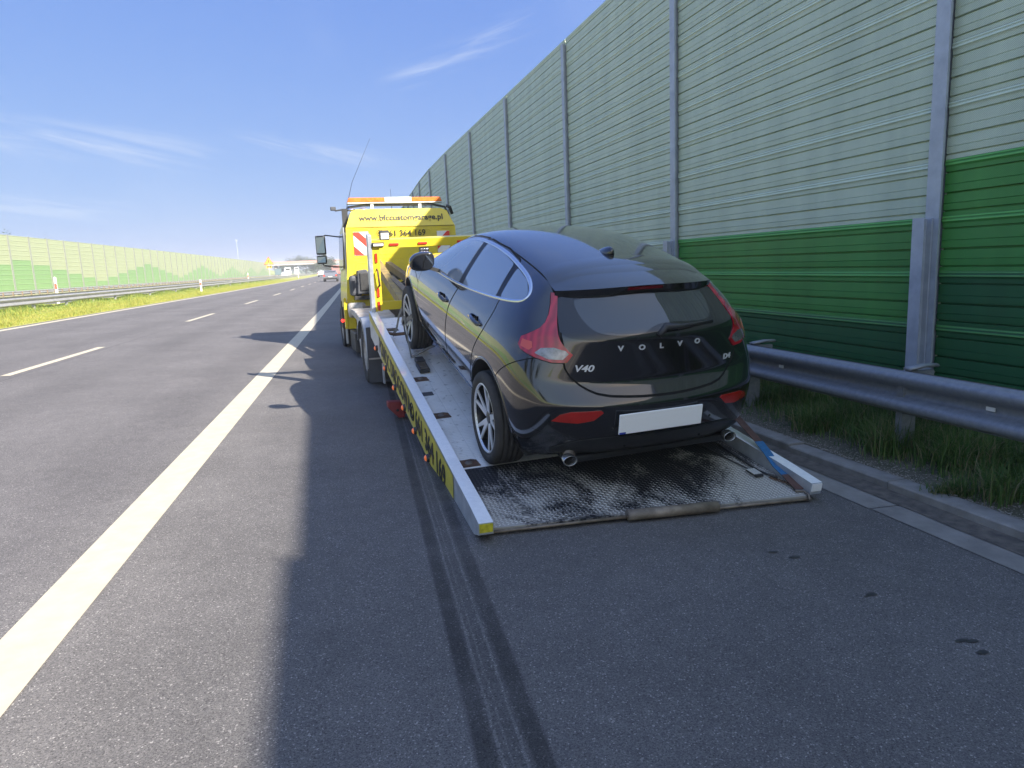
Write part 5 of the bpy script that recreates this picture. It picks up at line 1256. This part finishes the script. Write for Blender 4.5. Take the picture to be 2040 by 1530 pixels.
# warning sign on posts
x, y, z = RP(-16.2, 148); sg = MB(); ylw = mat('sign_yellow', (.85, .50, .03), .5); 
sg.prism([(-.95, 0), (.95, 0), (0, 1.62)], 1, -.02, .02, mat('sign_red', (.60, .08, .03), .5), bev=.02); S0 = empty('warning_sign', (x, y, z), label='yellow triangular warning sign above the median guardrail', cat='road sign')
o = sg.build('sign_face', S0); o.location = (0, 0, 2.9); sg = MB(); sg.prism([(-.74, .13), (.74, .13), (0, 1.38)], 1, -.028, -.021, ylw); sg.build('yellow_field', o)
sg = MB(); sg.box(-.10, .10, -.035, -.029, .55, .95, INK); sg.box(-.16, .04, -.035, -.029, .38, .5, INK); sg.build('symbol', o)
sg = MB(); sg.box(-.5, .5, -.02, .02, 2.25, 2.75, ylw); sg.box(-.42, .42, -.026, -.021, 2.38, 2.62, INK); sg.build('distance_plate', S0)
sg = MB(); sg.box(-.04, .04, -.03, .03, -.2, 3.4, galv2); sg.build('post', S0)
# tall mast behind the far barrier
x, y = -24.9, 250.; ms = MB(); ms.tube([(0, 0, 0), (0, 0, 13.2)], [.16, .08], galv2, 8); M0 = ms.build('lamp_mast', None, loc=(x, y, 0), label='tall slim mast with a crown of fittings behind the cream barrier', cat='mast')
ms = MB()
for k in range(6): a = k*pi/3; ms.bar((.1*cos(a), .1*sin(a), 13.0), (.75*cos(a), .75*sin(a), 13.6), .12, .10, galv2)
ms.lathe([(.0, 12.7), (.3, 12.8), (.3, 13.1), (0, 13.3)], 2, (0, 0, 0), galv2, 10); ms.build('lamp_ring', M0); M0.scale = (.6, .6, .96)
# overpass
BR = empty('overpass', (0, 0, 0), label='long low road bridge with a reddish parapet crossing the motorway in the distance', cat='bridge')
A = Vector(RP(-60, 330, 0)); B = Vector(RP(40, 345, 0)); dr_ = (B-A).normalized()
bmt = mat('bridge_concrete', (.42, .38, .36), .8, var=.2, vs=.5); red_ = mat('bridge_parapet', (.45, .24, .20), .6)
m_ = MB(); m_.bar(A+Vector((0, 0, 5.3)), B+Vector((0, 0, 5.3)), 12, .7, bmt); m_.build('deck', BR)
m_ = MB(); m_.bar(A+Vector((0, -6, 6.2)), B+Vector((0, -6, 6.2)), .15, .9, red_); m_.build('parapet', BR)
for f in (.12, .30, .48, .66, .84):
    q = A+(B-A)*f; m_ = MB()
    for s in (-4, 0, 4): m_.tube([(q.x, q.y+s, -.5), (q.x, q.y+s, 5)], .55, bmt, 12)
    m_.build('pier', BR)
# far embankment
emb = mat('embankment_grass', (.26, .33, .08), .95, var=.5, vs=.2, col2=(.36, .36, .12))
m_ = MB(); g = []
for t in np.arange(230, 420, 15.): g.append([Vector(RP(a, t, z)) for a, z in ((3.5, -.2), (6, .4), (12, 3.2), (20, 3.6), (60, 3.6))])
m_.sheet(g, emb); m_.build('embankment', kind='structure', fix=True)
m_ = MB(); g = []
for t in np.arange(250, 560, 20.): g.append([Vector(RP(a, t, z)) for a, z in ((-34, .5), (-40, .9), (-52, 4.2), (-64, 4.6), (-120, 3.6))])
m_.sheet(g, emb); m_.build('far_slope', kind='structure', fix=True)
# trees
leafs = [leafmat('leaf_dark', (.05, .085, .03)), leafmat('leaf_mid', (.09, .13, .045)), leafmat('leaf_pale', (.14, .17, .07))]
bark = mat('bark', (.10, .075, .055), .9, var=.4, vs=8)
def tree(x, y, z, h, r, label, name='tree', seed=0, leaves=1800, ls=.22, up=.62, group=None, mi0=(.35, .4, .25)):
    rg = np.random.default_rng(seed); T0 = empty(name, (x, y, z), label=label, cat='tree', group=group)
    m_ = MB(); m_.tube([(0, 0, 0), (.1*r, 0, h*.4), (0, .1*r, h*.8)], [.05*h*.5, .035*h*.5, .01*h], bark, 8); br_ = []
    for k in range(9):
        a = rg.uniform(0, 6.28); z0 = h*rg.uniform(.3, .7); e = (r*.8*cos(a), r*.8*sin(a), z0+h*rg.uniform(.1, .25)); br_.append(e)
        m_.tube([(0, 0, z0), (e[0]*.5, e[1]*.5, z0+.1*h), e], [.018*h, .012*h, .004*h], bark, 6)
    m_.build('trunk', T0)
    C_ = [np.array(e)*[rg.uniform(.5, 1), rg.uniform(.5, 1), 1] for e in br_]+[np.array([rg.normal(0, r*.25), rg.normal(0, r*.25), h*rg.uniform(up, .97)]) for _ in range(6)]
    n_ = leaves; ci = rg.integers(0, len(C_), n_); P = np.array([C_[i] for i in ci])+rg.normal(0, 1, (n_, 3))*[r*.24, r*.24, h*.085]
    a = rg.uniform(0, 2*pi, n_); b_ = rg.uniform(-1, 1, n_); U = np.stack([np.cos(a), np.sin(a), b_*.5], 1)*ls*rg.uniform(.5, 1.2, (n_, 1)); W = np.stack([-np.sin(a)*.5, np.cos(a)*.5, rg.uniform(-.7, .7, n_)], 1)*ls*.6
    V = np.stack([P-U, P+W*.5, P+U, P-W*.5], 1).reshape(-1, 3); F = np.arange(n_)[:, None]*4+[0, 1, 2, 3]
    bulk('crown', V, F, leafs, rg.choice(3, n_, p=mi0), T0); return T0
for i, (a, t, h, r, lb_) in enumerate([(-36.5, 86, 6.9, 1.0, 'nearest treetop poking over the left end of the cream barrier'), (-36.5, 97, 6.85, .6, 'small treetop just above the cream barrier, second from the left'),
        (-36.5, 141, 7.0, .6, 'tiny twig top over the cream barrier before the tall mast'), (-38, 214, 7.6, 2.6, 'dark low treetop beyond the tall mast, over the cream barrier')]):
    x, y, z = RP(a, t, 0); tree(x, y, 0, h, r, lb_, seed=20+i, leaves=700, ls=.16)
LB_ = ['round hazy tree just above the bridge parapet', 'broad low tree above the bridge, left of the truck mirror arm', 'pale tree behind the bridge below the lower truck mirror', 'green tree close beside the yellow cab side, above the bridge', 'short tree at the right foot of the bridge', 'wide tree behind the bridge, near the warning sign']
for i, (px, dist, h, r) in enumerate([(605, 420, 10.6, 5), (625, 400, 9.0, 5), (640, 360, 7.6, 4), (669, 300, 8.6, 3.5), (660, 330, 6.8, 4), (578, 430, 7.2, 5)]):
    yaw = YAW+math.atan((px-1020)/FPX); x, y = dist*sin(yaw), dist*cos(yaw); tree(x, y, -.3, h, r, LB_[i], seed=60+i, leaves=3200, ls=.5, up=.3, group='trees behind the bridge')
for i, (a, t, h, r) in enumerate([(-39, -6, 13, 4), (-40, -20, 15, 4.5), (-38, -34, 12, 4)]):
    x, y, z = RP(a, t, 0); tree(x, y, 0, h, r, ['tree behind the cream barrier opposite the tail of the bed, outside the frame', 'tallest tree behind the cream barrier, outside the frame', 'farthest back tree behind the cream barrier, outside the frame'][i], seed=90+i, leaves=3000, ls=.4, up=.55)
# low treeline on the horizon
n = 9000; yaw = rng.uniform(-1.2, .28, n); dist = rng.uniform(700, 900, n); hh = (5+3.5*np.sin(yaw*23)+2.5*np.sin(yaw*61+1)+2*np.sin(yaw*140))
P = np.stack([dist*np.sin(yaw), dist*np.cos(yaw), rng.uniform(0, 1, n)*np.maximum(hh, 2)], 1); a = rng.uniform(0, 6.28, n)
U = np.stack([np.cos(a), np.sin(a), rng.uniform(-.3, .3, n)], 1)*rng.uniform(1.5, 4, (n, 1)); W = np.array([[0, 0, 1.]])*rng.uniform(1, 2.5, (n, 1))
hz = mat('distant_leaf', (.12, .16, .12), .9)
bulk('distant_trees', np.stack([P-U, P+W, P+U, P-W], 1).reshape(-1, 3), np.arange(n)[:, None]*4+[0, 1, 2, 3], [hz], kind='stuff', label='low hazy treeline along the horizon', cat='treeline')
# other traffic
def vehicle(a, t, L_, W, H, paint, label, heading=0, van=False, name='car', box=None):
    x, y, z = RP(a, t); V0 = empty(name, (x, y, z+.0), (0, 0, -RD+heading), label=label, cat='car' if name == 'car' else 'truck')
    h = W/2; m_ = MB()
    if not van:
        pr_ = [(-L_/2, .30), (-L_/2, .75), (-L_/2+.05, .92), (-L_/2+.30, H-.10), (-L_/2+.55, H), (.35, H), (L_/2-1.35, .98), (L_/2-.15, .80), (L_/2, .62), (L_/2, .30)]
    else: pr_ = [(-L_/2, .4), (-L_/2, H-.1), (-L_/2+.1, H), (L_/2-1.6, H), (L_/2-1.0, 1.2), (L_/2-.1, .95), (L_/2, .4)]
    bm = bmesh.new(); rows = []
    for fx_, ins in ((-1, .0), (-.93, 0), (.93, 0), (1, 0)):
        rows.append([bm.verts.new((fx_*h*(1-.20*max(0, (z_-.95))/(H-.95) if not van and z_ > .95 else 1), y_, z_)) for y_, z_ in pr_])
    for i in range(3):
        for k in range(len(pr_)): bm.faces.new((rows[i][k], rows[i][(k+1) % len(pr_)], rows[i+1][(k+1) % len(pr_)], rows[i+1][k]))
    bm.faces.new(rows[0][::-1]); bm.faces.new(rows[-1]); bmesh.ops.recalc_face_normals(bm, faces=bm.faces[:])
    m_.bm(bm, paint); m_.build('body', V0)
    g_ = MB(); y0 = -L_/2
    if not van: g_.add([(-h*.80, y0+.075, .95), (h*.80, y0+.075, .95), (h*.70, y0+.275, H-.14), (-h*.70, y0+.275, H-.14)], [(0, 1, 2, 3)], GLS)
    else: g_.box(-h*.7, h*.7, y0-.01, y0, H-.8, H-.25, GLS)
    g_.build('rear_window', V0)
    for s in (-1, 1):
        l_ = MB(); l_.box(s*h*.98, s*h*.72, y0-.012, y0+.05, .72, .92, RED); l_.build('tail_light', V0)
        if not van:
            q = MB(); q.add([(s*h*.99, y0+.45, .97), (s*h*.99, L_/2-1.5, .99), (s*h*.86, .35, H-.08), (s*h*.84, y0+.6, H-.08)], [(0, 1, 2, 3)], GLS); q.build('side_window', V0)
        for yy in (y0+.8, L_/2-.85):
            w = MB(); w.lathe([(0, -.1), (.2, -.1), (.31, -.1), (.33, -.05), (.33, .05), (.31, .1), (.2, .1), (0, .1)], 0, (s*(h-.09), yy, .33), RUB, 20); w.build('wheel', V0)
    b_ = MB(); b_.box(-h*.96, h*.96, y0-.05, y0+.02, .32, .50, PLS); b_.box(-.26, .26, y0-.056, y0-.05, .62, .72, LAMPW); b_.build('bumper', V0)
    return V0
gry = mat('silver_grey_paint', (.22, .23, .26), .25, .5, coat=1); wpt = mat('white_car_paint', (.75, .76, .78), .3, coat=1); rdp = mat('red_truck_paint', (.42, .17, .15), .5)
vehicle(-3.35, 99, 4.5, 1.82, 1.48, gry, 'grey estate car driving away just left of the yellow cab')
vehicle(-7.0, 175, 4.3, 1.8, 1.45, wpt, 'white car far ahead in the left lane beside the grey estate')
vehicle(-4.0, 240, 9, 2.4, 3.1, rdp, 'red box truck far ahead, half hidden behind the yellow cab', van=True, name='truck')
for (px, dist, L_, H, v, lb_, nm_) in [(590, 245, 7, 2.9, True, 'white van coming the other way below the bridge', 'van'), (584, 225, 4.4, 1.5, False, 'white car coming the other way ahead of the van', 'car'), (607, 330, 9, 3.4, True, 'white box truck on the far carriageway near the bridge pier', 'truck')]:
    yaw = YAW+math.atan((px-1020)/FPX); x, y = dist*sin(yaw), dist*cos(yaw); a = x*cos(RD)-y*sin(RD); t = x*sin(RD)+y*cos(RD)
    vehicle(a-bend(t), t, L_, 2.0, H, wpt, lb_, heading=.1, van=v, name=nm_)
# big information board and cabinet by the slope
x, y = (lambda yw, ds: (ds*sin(yw), ds*cos(yw)))(YAW+math.atan((571-1020)/FPX), 260)
m_ = MB(); m_.box(-1.1, 1.1, -.1, .1, 1.0, 3.2, mat('board_back', (.10, .16, .18), .6)); m_.box(-.7, -.6, .1, .2, -.5, 3.0, galv2); m_.box(.6, .7, .1, .2, -.5, 3.0, galv2); m_.build('road_sign_back', None, loc=(x, y, 0), label='dark green back of a road sign beyond the yellow warning triangle', cat='road sign')
# wet footprints on the lay-by asphalt
wet = mat('wet_asphalt', (.040, .038, .040), .45)
for k, (x, y) in enumerate([(2.18, 3.0), (2.24, 2.91), (2.29, 2.46), (2.33, 2.03), (2.35, 1.94)]):
    m_ = MB(); rg = np.random.default_rng(k); g = []
    for q in range(3):
        cx, cy, r0 = rg.normal(0, .02), rg.normal(0, .006), rg.uniform(.008, .02)
        pts_ = [(x+cx+r0*1.5*cos(a)*rg.uniform(.7, 1.2), y+cy+r0*.7*sin(a)*rg.uniform(.7, 1.2)) for a in np.linspace(0, 2*pi, 12, endpoint=False)]
        m_.add([(u, v, zroad(u, v)+.003+.0006*q) for u, v in pts_], [tuple(range(12))], wet)
    m_.build('wet_patch', kind='structure')
# ---- the air: a thin even haze round everything
hm = bpy.data.materials.new('haze_air'); hm.use_nodes = True; hn_ = hm.node_tree; hn_.nodes.clear()
ho = hn_.nodes.new('ShaderNodeOutputMaterial'); hv = hn_.nodes.new('ShaderNodeVolumePrincipled'); hv.inputs['Color'].default_value = (.93, .96, 1, 1); hv.inputs['Density'].default_value = .0009; hv.inputs['Anisotropy'].default_value = 0
hn_.links.new(hv.outputs[0], ho.inputs['Volume'])
MB().box(-1250, 1250, -620, 1450, -1.6, 17.5, hm).build('haze', kind='stuff', label='thin pale haze over the motorway', cat='haze')
SC.render.engine = 'CYCLES'; SC.cycles.max_bounces = 6; SC.cycles.use_denoising = True; SC.cycles.transparent_max_bounces = 4
